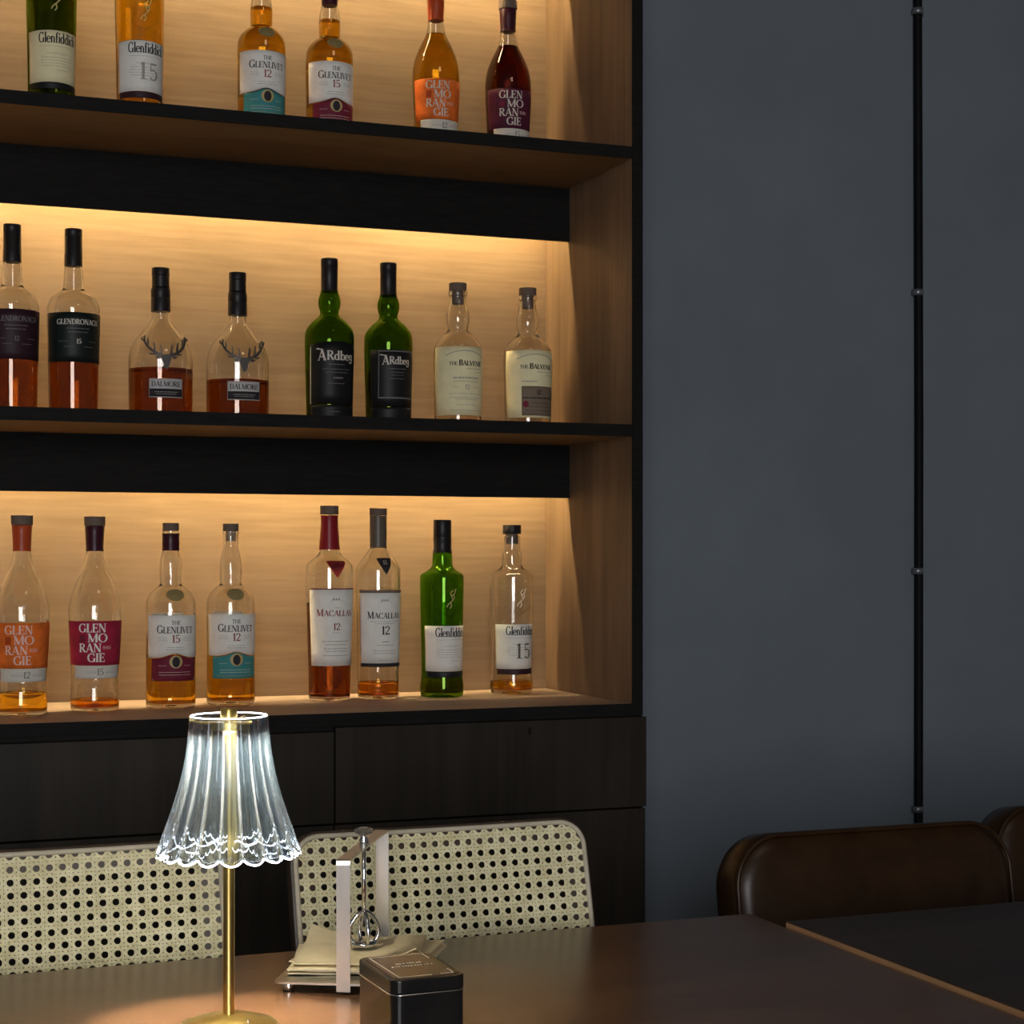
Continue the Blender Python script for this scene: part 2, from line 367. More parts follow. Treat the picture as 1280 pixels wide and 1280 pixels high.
def strokes2quads(st, h, ox_, oy_, out, wt=1.0):
    for s in st:
        if s[0] == 'l':
            x0, y0, x1, y1, w_ = s[1:]; pts = [(x0, y0), (x1, y1)]; ws = [w_*wt]*2
        else:
            _, cx, cy_, rx, ry, a0, a1 = s; n = max(6, int(abs(a1-a0)/24)); pts = []; ws = []
            for k in range(n+1):
                a = math.radians(a0+(a1-a0)*k/n); pts.append((cx+rx*math.cos(a), cy_+ry*math.sin(a)))
                ws.append((TH+(TK*1.05-TH)*abs(math.cos(a))**1.4)*wt)
        for k in range(len(pts)-1):
            (xa, ya), (xb, yb) = pts[k], pts[k+1]; dx, dy = xb-xa, yb-ya; l = math.hypot(dx, dy) or 1
            nx, ny = -dy/l, dx/l
            q = [(xa+nx*ws[k]/2, ya+ny*ws[k]/2), (xa-nx*ws[k]/2, ya-ny*ws[k]/2), (xb-nx*ws[k+1]/2, yb-ny*ws[k+1]/2), (xb+nx*ws[k+1]/2, yb+ny*ws[k+1]/2)]
            out.append([(ox_+x*h, oy_+y*h) for x, y in q])
def text_quads(s, h, cx=0, z=0, width=None, align='c', big=None, wt=1.0, out=None):
    """quads (x, z) of a line of text with cap height h standing on z; big = cap height of the first letters"""
    out = [] if out is None else out; tmp = []; x = 0
    for i, ch in enumerate(s):
        hh = big if (big and (i == 0 or s[i-1] == ' ')) else h
        if ch not in GL: continue
        wd, st = GL[ch]; strokes2quads(st, hh, x, 0, tmp, wt); x += wd*hh
    sc = (width/x) if width else 1.0
    off = {'c': -x*sc/2, 'l': 0, 'r': -x*sc}[align]
    for q in tmp: out.append([(cx+off+a*sc, z+b) for a, b in q])
    return out
def bar_quads(rows, out=None):
    out = [] if out is None else out
    for (cx, z, wd, h) in rows:            # lines of print too small to read: broken thin dashes
        x = cx-wd/2; rnd = random.Random(int((z+wd)*1e6))
        while x < cx+wd/2-0.0005:
            l = min(rnd.uniform(0.002, 0.006), cx+wd/2-x)
            out.append([(x, z), (x+l, z), (x+l, z+h), (x, z+h)]); x += l+rnd.uniform(0.0006, 0.0012)
    return out

# ------------------------------------------------------------------ bottles
def smooth_prof(pts, sub=5):
    """Catmull-Rom through (r, z) points listed from the base up"""
    out = []
    n = len(pts)
    for i in range(n-1):
        p0, p1, p2, p3 = pts[max(i-1, 0)], pts[i], pts[i+1], pts[min(i+2, n-1)]
        for k in range(sub):
            t = k/sub; t2, t3 = t*t, t*t*t
            q = [0.5*((2*p1[j])+(-p0[j]+p2[j])*t+(2*p0[j]-5*p1[j]+4*p2[j]-p3[j])*t2+(-p0[j]+3*p1[j]-3*p2[j]+p3[j])*t3) for j in (0, 1)]
            lo, hi = min(p1[0], p2[0]), max(p1[0], p2[0])
            q[0] = min(max(q[0], lo-0.0006), hi+0.0006)
            out.append((q[0], q[1]))
    out.append(pts[-1]); return out
def r_at(prof, z):
    for (ra, za), (rb, zb) in zip(prof, prof[1:]):
        if min(za, zb) <= z <= max(za, zb) and abs(zb-za) > 1e-9:
            return ra+(rb-ra)*(z-za)/(zb-za)
    return prof[-1][0]
def tri_shape(a, z):
    k = 0.028 if z < 0.2 else max(0.0, 0.028*(0.225-z)/0.025)
    return 1+k*math.cos(3*a)

MESH_CACHE = {}
class Bottle:
    def __init__(s, key, prof, glass_m, loc, label, group, cap_parts, liquid=None, level=0.0, shape=None, rz=0.0):
        s.prof = smooth_prof(prof); s.shape = shape
        s.root = empty('whisky_bottle', loc, rz); tag(s.root, label, 'bottle', group)
        wall_t = 0.0026
        rb = s.prof[0][0]; bottom = [(0.003, 0.0060), (rb*0.35, 0.0048), (rb*0.62, 0.0020), (rb*0.80, 0.0006), (rb*0.9, 0.0)]
        outer = bottom+s.prof
        inner = []
        zt = s.prof[-1][1]
        for (r, z) in reversed(s.prof):
            if z < 0.009: break
            inner.append((max(r-wall_t, 0.004), z if z < zt else zt))
        ri = inner[-1][0]; inner += [(ri*0.88, 0.0075), (ri*0.62, 0.0085), (ri*0.35, 0.0108), (0.003, 0.0120)]
        v, f = lathe(outer+inner, 48, shape)
        g = mesh_obj('glass_body', v, f, glass_m, s.root, True)
        if liquid:
            lp = [(r+0.0007, z-(0.0006 if i == 0 else 0)) for i, (r, z) in enumerate(reversed(inner)) if z < level-0.0008]
            rl = r_at(list(reversed(inner)), level)
            lp += [(rl+0.0007, level-0.0004), (rl-0.0012, level-0.0008), (rl*0.5, level-0.001), (0.002, level-0.001)]
            v, f = lathe(lp, 48, shape)
            mesh_obj('whisky', v, f, liquid, s.root, True)
        for (nm, pr_, m) in cap_parts:
            v, f = lathe(pr_, 32); o = mesh_obj(nm, v, f, m, s.root, True)
            e = o.modifiers.new('edge', 'EDGE_SPLIT'); e.split_angle = math.radians(40)
    def pos(s, x, z, off, R=None, rf=None):
        r0 = R or r_at(s.prof, z); a = x/r0; r = (rf(z) if rf else r_at(s.prof, z))*(s.shape(a, z) if s.shape else 1)+off
        return (r*math.sin(a), -r*math.cos(a), z)
    def patch(s, name, z0, z1, half, m, cx=0.0, off=0.0004, parent=None, topf=None, botf=None, nx=28, nz=6):
        """sheet of paper wrapped on the glass; half = half angle in degrees, cx = centre angle"""
        v = []; f = []; th = 0.00025
        for lay in (0, 1):
            for j in range(nz+1):
                for i in range(nx+1):
                    t = -1+2*i/nx; a = math.radians(cx+half*t)
                    za = z0+(botf(t) if botf else 0); zb = z1+(topf(t) if topf else 0)
                    z = za+(zb-za)*j/nz
                    r = r_at(s.prof, z)*(s.shape(a, z) if s.shape else 1)+off-lay*th
                    v.append((r*math.sin(a), -r*math.cos(a), z))
        N = (nx+1)*(nz+1)
        for j in range(nz):
            for i in range(nx):
                a = j*(nx+1)+i; q = (a, a+1, a+nx+2, a+nx+1); f.append(q); f.append(tuple(N+k for k in q[::-1]))
        ring = [i for i in range(nx+1)]+[j*(nx+1)+nx for j in range(1, nz+1)]+[nz*(nx+1)+i for i in range(nx-1, -1, -1)]+[j*(nx+1) for j in range(nz-1, 0, -1)]
        for i in range(len(ring)):
            a, b = ring[i], ring[(i+1) % len(ring)]; f.append((a, N+a, N+b, b))
        return mesh_obj(name, v, f, m, parent or s.root, True, recalc=True)
    def quads(s, name, qs, m, parent=None, off=0.0008, R=None, th=0.0, rf=None):
        v = []; f = []
        for q in qs:
            n = len(v); k = len(q)
            for (x, z) in q: v.append(s.pos(x, z, off, R, rf))
            f.append(tuple(range(n, n+k)))
            if th:
                for (x, z) in q: v.append(s.pos(x, z, off-th, R, rf))
                f.append(tuple(range(n+2*k-1, n+k-1, -1)))
                for i in range(k): f.append((n+i, n+k+i, n+k+(i+1) % k, n+(i+1) % k))
        o = mesh_obj(name, v, f, m, parent or s.root, False, recalc=bool(th))
        if name.endswith('print'): o['kind'] = 'stuff'
        return o
    def disc(s, name, cx, z, rx, rz_, m, parent=None, off=0.0009, n=20):
        c = [(cx+rx*math.cos(2*PI*k/n), z+rz_*math.sin(2*PI*k/n)) for k in range(n)]
        return s.quads(name, [[(cx, z), c[k], c[(k+1) % n]] for k in range(n)], m, parent, off)

P_GF = [(.0345,.0015),(.0355,.006),(.0359,.017),(.0341,.031),(.0337,.0447),(.0343,.09),(.0350,.12),(.0360,.17),(.0362,.190),(.0358,.1985),(.0330,.2025),(.0222,.2095),(.0172,.2155),(.0166,.222),(.0161,.234),(.0140,.242),(.0135,.262),(.0130,.2655)]
P_GM = [(.0335,.0015),(.0353,.005),(.0361,.0164),(.0352,.0366),(.0358,.0668),(.0373,.0997),(.0387,.130),(.0386,.1526),(.0353,.173),(.0298,.188),(.0240,.2006),(.0177,.2133),(.0146,.225),(.0129,.237),(.0120,.245),(.0134,.268),(.0136,.275)]
P_GL = [(.0355,.0015),(.0376,.006),(.0375,.0246),(.0373,.077),(.0376,.12),(.0377,.151),(.0364,.1646),(.0316,.1746),(.0237,.1825),(.0176,.1872),(.0168,.192),(.0172,.2046),(.0172,.2146),(.0158,.2276),(.0125,.2425),(.0117,.248),(.0125,.251),(.0119,.2545),(.0119,.264),(.0127,.267),(.0127,.2705)]
P_MA = [(.0318,.0015),(.0333,.006),(.0336,.02),(.0341,.057),(.0360,.12),(.0377,.179),(.0376,.21),(.0358,.218),(.0296,.2252),(.0210,.232),(.0164,.238),(.0158,.246),(.0140,.262),(.0128,.285),(.0128,.2965)]
P_MB = [(.0318,.0015),(.0333,.006),(.0336,.02),(.0339,.053),(.0350,.11),(.0362,.176),(.0362,.204),(.0350,.213),(.0300,.222),(.0225,.232),(.0160,.2415),(.0130,.248),(.0128,.270),(.0128,.2965)]
P_BA = [(.037,.0015),(.0388,.006),(.0390,.0144),(.0388,.03),(.0400,.07),(.0405,.11),(.0402,.132),(.0378,.1405),(.0300,.1520),(.0205,.1600),(.0168,.166),(.0189,.1775),(.0189,.189),(.0157,.2033),(.0136,.216),(.0137,.2205),(.0157,.2225),(.0157,.2285)]
P_AR = [(.0345,.0015),(.0363,.006),(.0366,.017),(.0377,.055),(.0390,.11),(.0393,.1377),(.0382,.1516),(.0332,.1607),(.0252,.1696),(.0175,.1762),(.0149,.1825),(.0176,.194),(.0176,.204),(.0140,.2150),(.0128,.2180),(.0122,.240),(.0122,.262)]
P_DA = [(.0445,.0015),(.0470,.006),(.0485,.020),(.0488,.05),(.0490,.083),(.0485,.1007),(.0454,.1138),(.0389,.1267),(.0311,.137),(.0220,.1475),(.0148,.157),(.0132,.163),(.0130,.170),(.0128,.19),(.0126,.2065)]
P_GD = [(.0345,.0015),(.0360,.006),(.0362,.0148),(.0375,.083),(.0388,.14),(.0390,.1588),(.0385,.169),(.0329,.1818),(.0240,.189),(.0168,.1945),(.0148,.2046),(.0140,.222),(.0130,.2300),(.0124,.25),(.0124,.272)]

def cap_gf(): return [('cap', [(.0146,.2635),(.0150,.2645),(.0150,.2900),(.0143,.2915)], M['capblack']), ('neck_sleeve', [(.0166,.2372),(.0147,.2440),(.0150,.2560),(.0153,.2570),(.0153,.2632)], M['capblack'])]
def cap_gf15(): return [('stopper', [(.0150,.2690),(.0157,.2700),(.0157,.2830),(.0152,.2840)], M['capblack']), ('cork', [(.0100,.2520),(.0103,.2535),(.0103,.2690)], M['cork'])]
def cap_gm(m): return [('stopper', [(.0148,.2768),(.0156,.2776),(.0156,.2900),(.0152,.2908)], M['cork']), ('neck_sleeve', [(.0133,.2390),(.0128,.2450),(.0131,.2490),(.0138,.2640),(.0146,.2755),(.0140,.2764)], m)]
def cap_gl(sleeve): 
    c = [('stopper', [(.0116,.2708),(.0122,.2712),(.0122,.2815),(.0118,.2823)], M['cork'])]
    c += [('neck_sleeve', [(.0132,.2400),(.0126,.2460),(.0134,.2500),(.0130,.2545),(.0130,.2650),(.0134,.2660)], sleeve)] if sleeve else [('cork', [(.0076,.2550),(.0079,.2560),(.0079,.2706)], M['corkl'])]
    return c
def cap_ma(m): return [('stopper', [(.0142,.2985),(.0149,.2990),(.0149,.3115),(.0145,.3125)], M['cork']), ('neck_sleeve', [(.0170,.2420),(.0166,.2480),(.0152,.2640),(.0140,.2800),(.0137,.2920),(.0142,.2940),(.0142,.2972)], m)]
def cap_mb(m): return [('stopper', [(.0138,.2975),(.0141,.2980),(.0141,.3085),(.0138,.3090)], M['cork']), ('neck_sleeve', [(.0140,.2460),(.0137,.2560),(.0138,.2600),(.0138,.2968)], m)]
def cap_ba(): return [('stopper', [(.0140,.2290),(.0145,.2295),(.0145,.2410),(.0140,.2418)], M['cork']), ('cork', [(.0090,.2076),(.0094,.2090),(.0094,.2288)], M['cork'])]
def cap_ar(): return [('cap', [(.0141,.2165),(.0133,.2200),(.0133,.2560),(.0137,.2565),(.0137,.2672),(.0130,.2690)], M['capblack'])]
def cap_da(): return [('stopper', [(.0130,.2265),(.0136,.2270),(.0136,.2370),(.0130,.2380)], M['capblack']), ('collar', [(.0120,.2080),(.0133,.2086),(.0133,.2255),(.0126,.2262)], M['capblack']), ('neck_sleeve', [(.0149,.1705),(.0150,.1900),(.0146,.1910),(.0146,.1930),(.0150,.1940),(.0149,.2040),(.0140,.2070)], M['capblack'])]
def cap_gd(): return [('cap', [(.0134,.2300),(.0134,.2480),(.0130,.2490),(.0130,.2740),(.0127,.2745),(.0127,.2752),(.0131,.2757),(.0131,.2850),(.0126,.2860)], M['capblack'])]

G_ROW = {0: 'bottles on the bottom shelf', 1: 'bottles on the middle shelf', 2: 'bottles on the upper shelf'}
BACK = {0: .006, 1: .014, 2: .010}
def at(row, px, Y):
    Y += BACK[row]
    return (px_x(px, Y), Y, SH[row]+0.0002)

def b_gf(row, px, Y, glass_m, liq, level, label, paper_m, old):
    b = Bottle('gf', P_GF, glass_m, at(row, px, Y), label, G_ROW[row], cap_gf() if not old else cap_gf15(), liq, level, tri_shape)
    l = b.patch('label', .0430, .1175, 76, M[paper_m])
    b.patch('label_band', .0335, .0425, 70, M['plum_p' if old else 'black_p'])
    q = text_quads('Glenfiddich', .0150, 0.006, .0995, .058, wt=1.25)
    b.quads('lettering', q, M['ink'], l)
    q = bar_quads([(.004, .0945, .052, .0005), (.004, .084, .03, .0006), (.004, .078, .046, .0006), (.004, .074, .048, .0006), (.004, .070, .046, .0006), (.004, .066, .044, .0006), (.012, .060, .018, .0007)])
    b.quads('small_print', q, M['greyink'], l)
    if old:
        q = text_quads('1', .0250, -.001, .0605)+text_quads('5', .0250, .0150, .0605)
        b.quads('age_number', q, M['greyink'] if row else M['taupecap'], l)
    # raised V and stag mark in the glass above the label
    e = [[(-.026, .149), (-.026, .1475), (0, .1315), (0, .133)], [(0, .133), (0, .1315), (.026, .1475), (.026, .149)]]
    b.quads('raised_chevron', e, glass_m, None, .0009, th=.0015)
    st = [[(.000,.146),(.003,.150),(.0015,.156)], [(.0015,.156),(.0055,.160),(.003,.166)], [(.003,.166),(.001,.171),(.006,.176)], [(.003,.166),(.008,.170),(.011,.178)], [(.0015,.156),(-.003,.152),(-.0045,.148)], [(.0055,.160),(.008,.163),(.0075,.168)]]
    qs = []
    for pl in st:
        for (xa, za), (xb, zb) in zip(pl, pl[1:]):
            dx, dz = xb-xa, zb-za; n = math.hypot(dx, dz); ux, uz = -dz/n*.0008, dx/n*.0008
            qs.append([(xa+ux, za+uz), (xa-ux, za-uz), (xb-ux, zb-uz), (xb+ux, zb+uz)])
    b.quads('stag_mark', qs, M['goldink'] if glass_m is not M['clear'] or row else M['paleink'], None, .0007, th=.0005)
    return b

def b_gm(row, px, Y, liq, level, label, col_m, cap_m, ink, age):
    b = Bottle('gm', P_GM, M['clear'], at(row, px, Y), label, G_ROW[row], cap_gm(M[cap_m]), M[liq], level)
    l = b.patch('label', .0700, .1355, 82, M[col_m])
    s = b.patch('label_strip', .0505, .0695, 63, M['grey_p'])
    q = []
    for i, (t, xa, xb) in enumerate((('GLEN', -.029, .0115), ('MO', -.0155, .0135), ('RAN', -.0285, .0045), ('GIE', -.0155, .0095))):
        text_quads(t, .0128, (xa+xb)/2, .1190-i*.01465, xb-xa, wt=1.15, out=q)
    b.quads('lettering', q, M[ink], l)
    b.quads('small_print', bar_quads([(.013, .0975-k*.0018, .013, .0007) for k in range(3)]), M['pinkink'], l)
    b.quads('label_square', [[(-.0285, .1045), (-.0195, .1045), (-.0195, .1155), (-.0285, .1155)]], M['maroon_p' if col_m != 'orange_p' else 'orcap'], l, .0007)
    q = bar_quads([(-.010, .0585, .018, .0006), (-.010, .0605, .016, .0006), (.018, .0585, .016, .0006), (.018, .0605, .014, .0006)])
    b.quads('small_print', q, M['greyink'], s)
    b.quads('age_number', text_quads(age, .0095, .003, .0555), M['dimink'], s)
    return b

def b_gl(row, px, Y, level, label, low_m, sleeve, age, seal='oval'):
    b = Bottle('gl', P_GL, M['clear'], at(row, px, Y), label, G_ROW[row], cap_gl(M[sleeve] if sleeve else None), M['gold_liq'], level)
    arch = lambda t: .0075*math.exp(-(t*2.6)**2)
    l = b.patch('label', .0775, .1420, 76, M['white_p'], botf=lambda t: .0065*math.exp(-(t*3.1)**2))
    s = b.patch('lower_label', .0425, .0760, 60, M[low_m], topf=lambda t: .0065*math.exp(-(t*2.5)**2), off=.00045)
    b.patch('back_label', .0800, .1440, 42, M['white_p'], cx=180)
    q = text_quads('THE', .0064, 0.001, .1275)+text_quads('GLENLIVET', .0098, 0.001, .1148, .058, big=.0122, wt=1.1)
    b.quads('lettering', q, M['ink'], l)
    b.quads('age_number', text_quads(age, .0118, 0.001, .1005, wt=1.1), M['redink'], l)
    q = bar_quads([(-.019, .1085, .014, .0005), (-.019, .1060, .014, .0005), (-.019, .1035, .014, .0005), (.020, .1085, .014, .0005), (.020, .1060, .014, .0005), (.020, .1035, .014, .0005), (.001, .0930, .026, .0008), (.001, .0895, .030, .0008)])
    b.quads('small_print', q, M['greyink'], l)
    b.disc('seal', 0.001, .0715, .0098, .0098, M['goldink'], s, .0011); b.disc('seal_centre', 0.001, .0712, .0058, .0080, M['ink'], s, .0014)
    b.quads('small_print', bar_quads([(-.019, .0655, .014, .0005), (.021, .0655, .014, .0005), (0, .0555, .05, .0006), (0, .0515, .05, .0006)]), M['paleink'], s)
    b.quads('label_line', [[(-.036, .0425), (.036, .0425), (.036, .0462), (-.036, .0462)]] if low_m == 'maroon_p' else bar_quads([(0, .046, .06, .0007)]), M['goldink'], s, .0009)
    b.disc('shoulder_seal', 0.001, .1725, .0135, .0090, M[seal], None, .0009)
    return b

def b_ma(row, px, Y, liq, level, label, red):
    b = Bottle('ma', P_MA if red else P_MB, M['clear'], at(row, px, Y), label, G_ROW[row], cap_ma(M['redcap']) if red else cap_mb(M['taupecap']), M[liq], level)
    l = b.patch('label', .0570 if red else .0585, .1790 if red else .1735, 72, M['white_p'])
    if red: b.patch('label_edge', .1785, .1802, 72, M['maroon_p'], off=.0006, parent=l, nz=1)
    else:
        b.patch('label_stripe', .1725, .1770, 72, M['brown_p'], parent=l, off=.0006, nz=1); b.patch('label_stripe', .0535, .0592, 70, M['ink'], parent=l, off=.0006, nz=1)
    ink = 'redink' if red else 'ink'
    d = 0 if red else -.005
    q = text_quads('MACALLAN', .0092, .002, .1362+d, .066 if red else .060, big=.0112, wt=1.15)
    b.quads('lettering', q, M[ink], l)
    b.quads('age_number', text_quads('12', .0110 if red else .0135, .002, .1140+d-(0 if red else .0035), wt=1.1), M['redink' if red else 'ink'], l)
    q = bar_quads([(.002, .0955, .046, .0011), (.002, .0905, .036, .0010), (.002, .0840, .040, .0009), (.002, .0800, .036, .0009), (.002, .0730, .042, .0010), (.002, .1095, .014, .0006), (.002, .1490, .010, .0009)] if red else
                  [(.002, .1260, .050, .0008), (.002, .1225, .036, .0008), (.002, .0930, .012, .0016), (.002, .0880, .028, .0010), (.002, .0790, .040, .0009), (.002, .0750, .038, .0009), (.002, .0640, .020, .0007)])
    b.quads('small_print', q, M['greyink'], l)
    # house crest above the name
    zc = .1615 if red else .1590
    q = [[(-.006+k*.0045+.0003, zc), (-.006+k*.0045+.0042, zc), (-.006+k*.0045+.0030, zc+.0035), (-.006+k*.0045+.0015, zc+.0035)] for k in range(3)]
    q += [[(-.009, zc-.0022), (.013, zc-.0022), (.010, zc-.001), (-.006, zc-.001)]]
    b.quads('crest', q, M['greyink'], l)
    z1, hw = (.2235, .0150) if red else (.2285, .0142)
    n = 8; tri = []
    for k in range(n):
        za, zb = z1-.027*k/n, z1-.027*(k+1)/n; wa, wb = hw*(1-k/n), hw*(1-(k+1)/n)
        tri.append([(.002-wa, za), (.002+wa, za), (.002+wb, zb), (.002-wb, zb)])
    t = b.quads('shoulder_tag', tri, M['redtri' if red else 'ink'], None, .0008, R=.030)
    b.quads('age_number', text_quads('12', .0062, .002, z1-.0098), M['maroon_p' if red else 'paleink'], t, .0013, R=.030)
    return b

def b_ba(row, px, Y, label, dark):
    b = Bottle('ba', P_BA, M['clear'], at(row, px, Y), label, G_ROW[row], cap_ba(), M['amber_liq'], .017)
    l = b.patch('label', .0225, .1340, 84, M['cream_p'])
    q = text_quads('THE', .0058, -.021, .1035, .014, wt=1.2)+text_quads('BALVENIE', .0076, .010, .1030, .044, big=.0092, wt=1.5)
    b.quads('lettering', q, M['ink'], l)
    arc = []
    for k in range(18):
        x0, x1 = -.034+k*.004, -.034+k*.004+.0032; f_ = lambda x: .1265-((x/.036)**2)*.009
        arc.append([(x0, f_(x0)), (x1, f_(x1)), (x1, f_(x1)+.0016), (x0, f_(x0)+.0016)])
    b.quads('arched_print', arc, M['greyink'], l)
    b.quads('small_print', bar_quads([(.016, .0975, .03, .001), (.024, .0925, .014, .0008), (.002, .0820, .046, .0022), (.002, .0770, .044, .0008), (.002, .0570, .06, .0007), (.002, .0510, .056, .0007), (.002, .0480, .04, .0007), (.002, .0390, .034, .0008), (.002, .0300, .056, .0007)] if not dark else [(.016, .0975, .03, .001), (.024, .0925, .014, .0008), (-.012, .0815, .026, .0016)]), M['greyink'], l)
    if dark:
        d = b.patch('brown_panel', .0260, .0745, 46, M['brown_p'], cx=10, parent=l, off=.0006)
        b.quads('panel_print', bar_quads([(.006, .0540, .058, .0022), (.006, .0460, .03, .0008), (.006, .0400, .05, .0008), (.006, .0340, .05, .0008)]), M['ink'], d, .0010)
        b.disc('wax_mark', -.018, .0450, .0050, .0055, M['maroon_p'], d, .0012)
        b.quads('age_number', text_quads('12', .0075, .004, .0610, wt=1.6), M['ink'], d, .0012)
    else:
        b.quads('age_number', text_quads('12', .0072, .002, .0650, wt=1.2), M['greyink'], l)
        b.quads('small_print', bar_quads([(-.016, .0680, .012, .0006), (.020, .0680, .012, .0006)]), M['greyink'], l)
    return b

def b_ar(row, px, Y, label, boxed):
    b = Bottle('ar', P_AR, M['dkgreen'], at(row, px, Y), label, G_ROW[row], cap_ar(), M['amber_liq'] if not boxed else M['amber_liq'], .090)
    l = b.patch('label', .0340, .1250 if boxed else .1290, 66, M['black_p'], topf=None if boxed else (lambda t: .0035*(1-t*t)))
    lo = b.patch('lower_label', .0060, .0325, 68, M['black_p'])
    h = .0148 if not boxed else .0125; zb = .1035 if not boxed else .1015
    q = text_quads('A', h*1.15, -.0222 if not boxed else -.0160, zb-.001, wt=1.25)+text_quads('Rdbeg', h, .009 if not boxed else .008, zb, .047 if not boxed else .036, wt=1.15)
    xa = -.0222 if not boxed else -.0160
    q += [[(xa-.010, zb+h*1.15), (xa+.001, zb+h*1.02), (xa+.002, zb+h*1.12), (xa-.008, zb+h*1.28)]]
    b.quads('lettering', q, M['paleink'], l)
    rows = [(.002, .0960, .026, .0012), (.002, .0885, .046, .0010), (.002, .0835, .038, .0010), (.004, .0740, .016, .0028), (.002, .0660, .028, .0010)] if not boxed else [(.004, .0935, .028, .0012), (.004, .0880, .024, .0010), (.004, .0835, .022, .0008), (.004, .0780, .026, .0008)]
    b.quads('small_print', bar_quads(rows), M['dimink'], l)
    if boxed:
        zt, z0_ = .1215, .0465; x0, x1 = -.028, .036
        q = [[(x0, zt), (x1, zt), (x1, zt+.0018), (x0, zt+.0018)], [(x0, z0_), (x1, z0_), (x1, z0_+.0022), (x0, z0_+.0022)], [(x0, z0_), (x0+.0014, z0_), (x0+.0014, zt), (x0, zt)], [(x1-.0014, z0_), (x1, z0_), (x1, zt), (x1-.0014, zt)]]
        q2 = []
        for r_ in q:                       # split long strips so that they follow the round glass
            (ax, az), (bx_, bz), (cx_, cz), (dx_, dz) = r_
            for k in range(12): 
                ta, tb = k/12, (k+1)/12
                if abs(bx_-ax) > abs(dz-az): q2.append([(ax+(bx_-ax)*ta, az), (ax+(bx_-ax)*tb, az), (ax+(bx_-ax)*tb, cz), (ax+(bx_-ax)*ta, cz)])
                else: q2.append([(ax, az+(dz-az)*ta), (bx_, az+(dz-az)*ta), (bx_, az+(dz-az)*tb), (ax, az+(dz-az)*tb)])
        b.quads('label_border', q2, M['dimink'], l)
    else:
        q = [[(-.0445, .0345+k*.009), (-.0428, .0345+k*.009), (-.0428, .0435+k*.009), (-.0445, .0435+k*.009)] for k in range(10)]
        b.quads('label_edge', q, M['paleink'], l)
        b.quads('signature', bar_quads([(.000, .0215, .012, .0010), (.004, .0105, .022, .0010)]), M['dimink'], lo)
    return b

def b_da(row, px, Y, level, label):
    b = Bottle('da', P_DA, M['clear'], at(row, px, Y), label, G_ROW[row], cap_da(), M['red_liq'], level)
    l = b.patch('label', .0345, .0635, 31, M['silver_p'])
    b.patch('label_band', .0360, .0480, 30, M['ink'], off=.0006, parent=l, nz=2)
    b.quads('lettering', text_quads('DALMORE', .0080, 0, .0512, .045, wt=1.15), M['ink'], l, .0010)
    b.quads('small_print', bar_quads([(0, .0425, .034, .0009), (0, .0395, .030, .0007)]), M['greyink'], l, .0011)
    # stag head with antlers in pewter
    S = []
    def st(pts, w0, w1):
        n = len(pts)-1
        for i in range(n):
            (xa, za), (xb, zb) = pts[i], pts[i+1]; wa = 1.7*(w0+(w1-w0)*i/n); wb = 1.7*(w0+(w1-w0)*(i+1)/n)
            dx, dz = xb-xa, zb-za; d = math.hypot(dx, dz); ux, uz = -dz/d, dx/d
            S.append([(xa+ux*wa, za+uz*wa), (xa-ux*wa, za-uz*wa), (xb-ux*wb, zb-uz*wb), (xb+ux*wb, zb+uz*wb)])
    for sx in (-1, 1):
        st([(sx*.006, .0985), (sx*.013, .1010), (sx*.021, .1055), (sx*.030, .1130), (sx*.0355, .1210), (sx*.0365, .1290)], .0013, .0006)
        st([(sx*.0075, .0990), (sx*.0075, .1060), (sx*.0090, .1150)], .0010, .0005)
        st([(sx*.018, .1035), (sx*.0175, .1110), (sx*.0195, .1190)], .0009, .0004)
        st([(sx*.014, .1015), (sx*.021, .1000), (sx*.0255, .1015)], .0009, .0004)
        st([(sx*.030, .1130), (sx*.0285, .1190), (sx*.030, .1250)], .0008, .0004)
        st([(sx*.0355, .1210), (sx*.041, .1240), (sx*.042, .1275)], .0008, .0004)
        S.append([(sx*.0075, .0960), (sx*.013, .0985), (sx*.0175, .0960), (sx*.0125, .0930)])
    S += [[(-.008, .0965), (-.0065, .1000), (.0065, .1000), (.008, .0965)], [(-.008, .0965), (.008, .0965), (.0055, .0890), (-.0055, .0890)],
          [(-.0055, .0890), (.0055, .0890), (.0035, .0815), (-.0035, .0815)], [(-.0035, .0815), (.0035, .0815), (.0022, .0782), (-.0022, .0782)]]
    b.quads('stag_emblem', S, M['pewter'], None, .0016, R=.049, th=.0022, rf=lambda z: .6*.0488+.4*r_at(b.prof, z))
    return b

def b_gd(row, px, Y, label, col_m, ink, age):
    b = Bottle('gd', P_GD, M['clear'], at(row, px, Y), label, G_ROW[row], cap_gd(), M['red_liq'], .094)
    l = b.patch('label', .0830, .1565, 80, M[col_m])
    b.quads('lettering', text_quads('GLENDRONACH', .0078, .003, .1385, .066, wt=1.2), M[ink], l)
    b.quads('age_number', text_quads(age, .0070, .003, .1100, wt=1.2), M[ink], l)
    b.quads('small_print', bar_quads([(.002, .1320, .034, .0010), (.002, .1265, .030, .0010), (-.020, .1130, .014, .0007), (.026, .1130, .014, .0007), (-.012, .1050, .014, .0007), (.018, .1050, .016, .0007)]), M['dimink'], l)
    return b

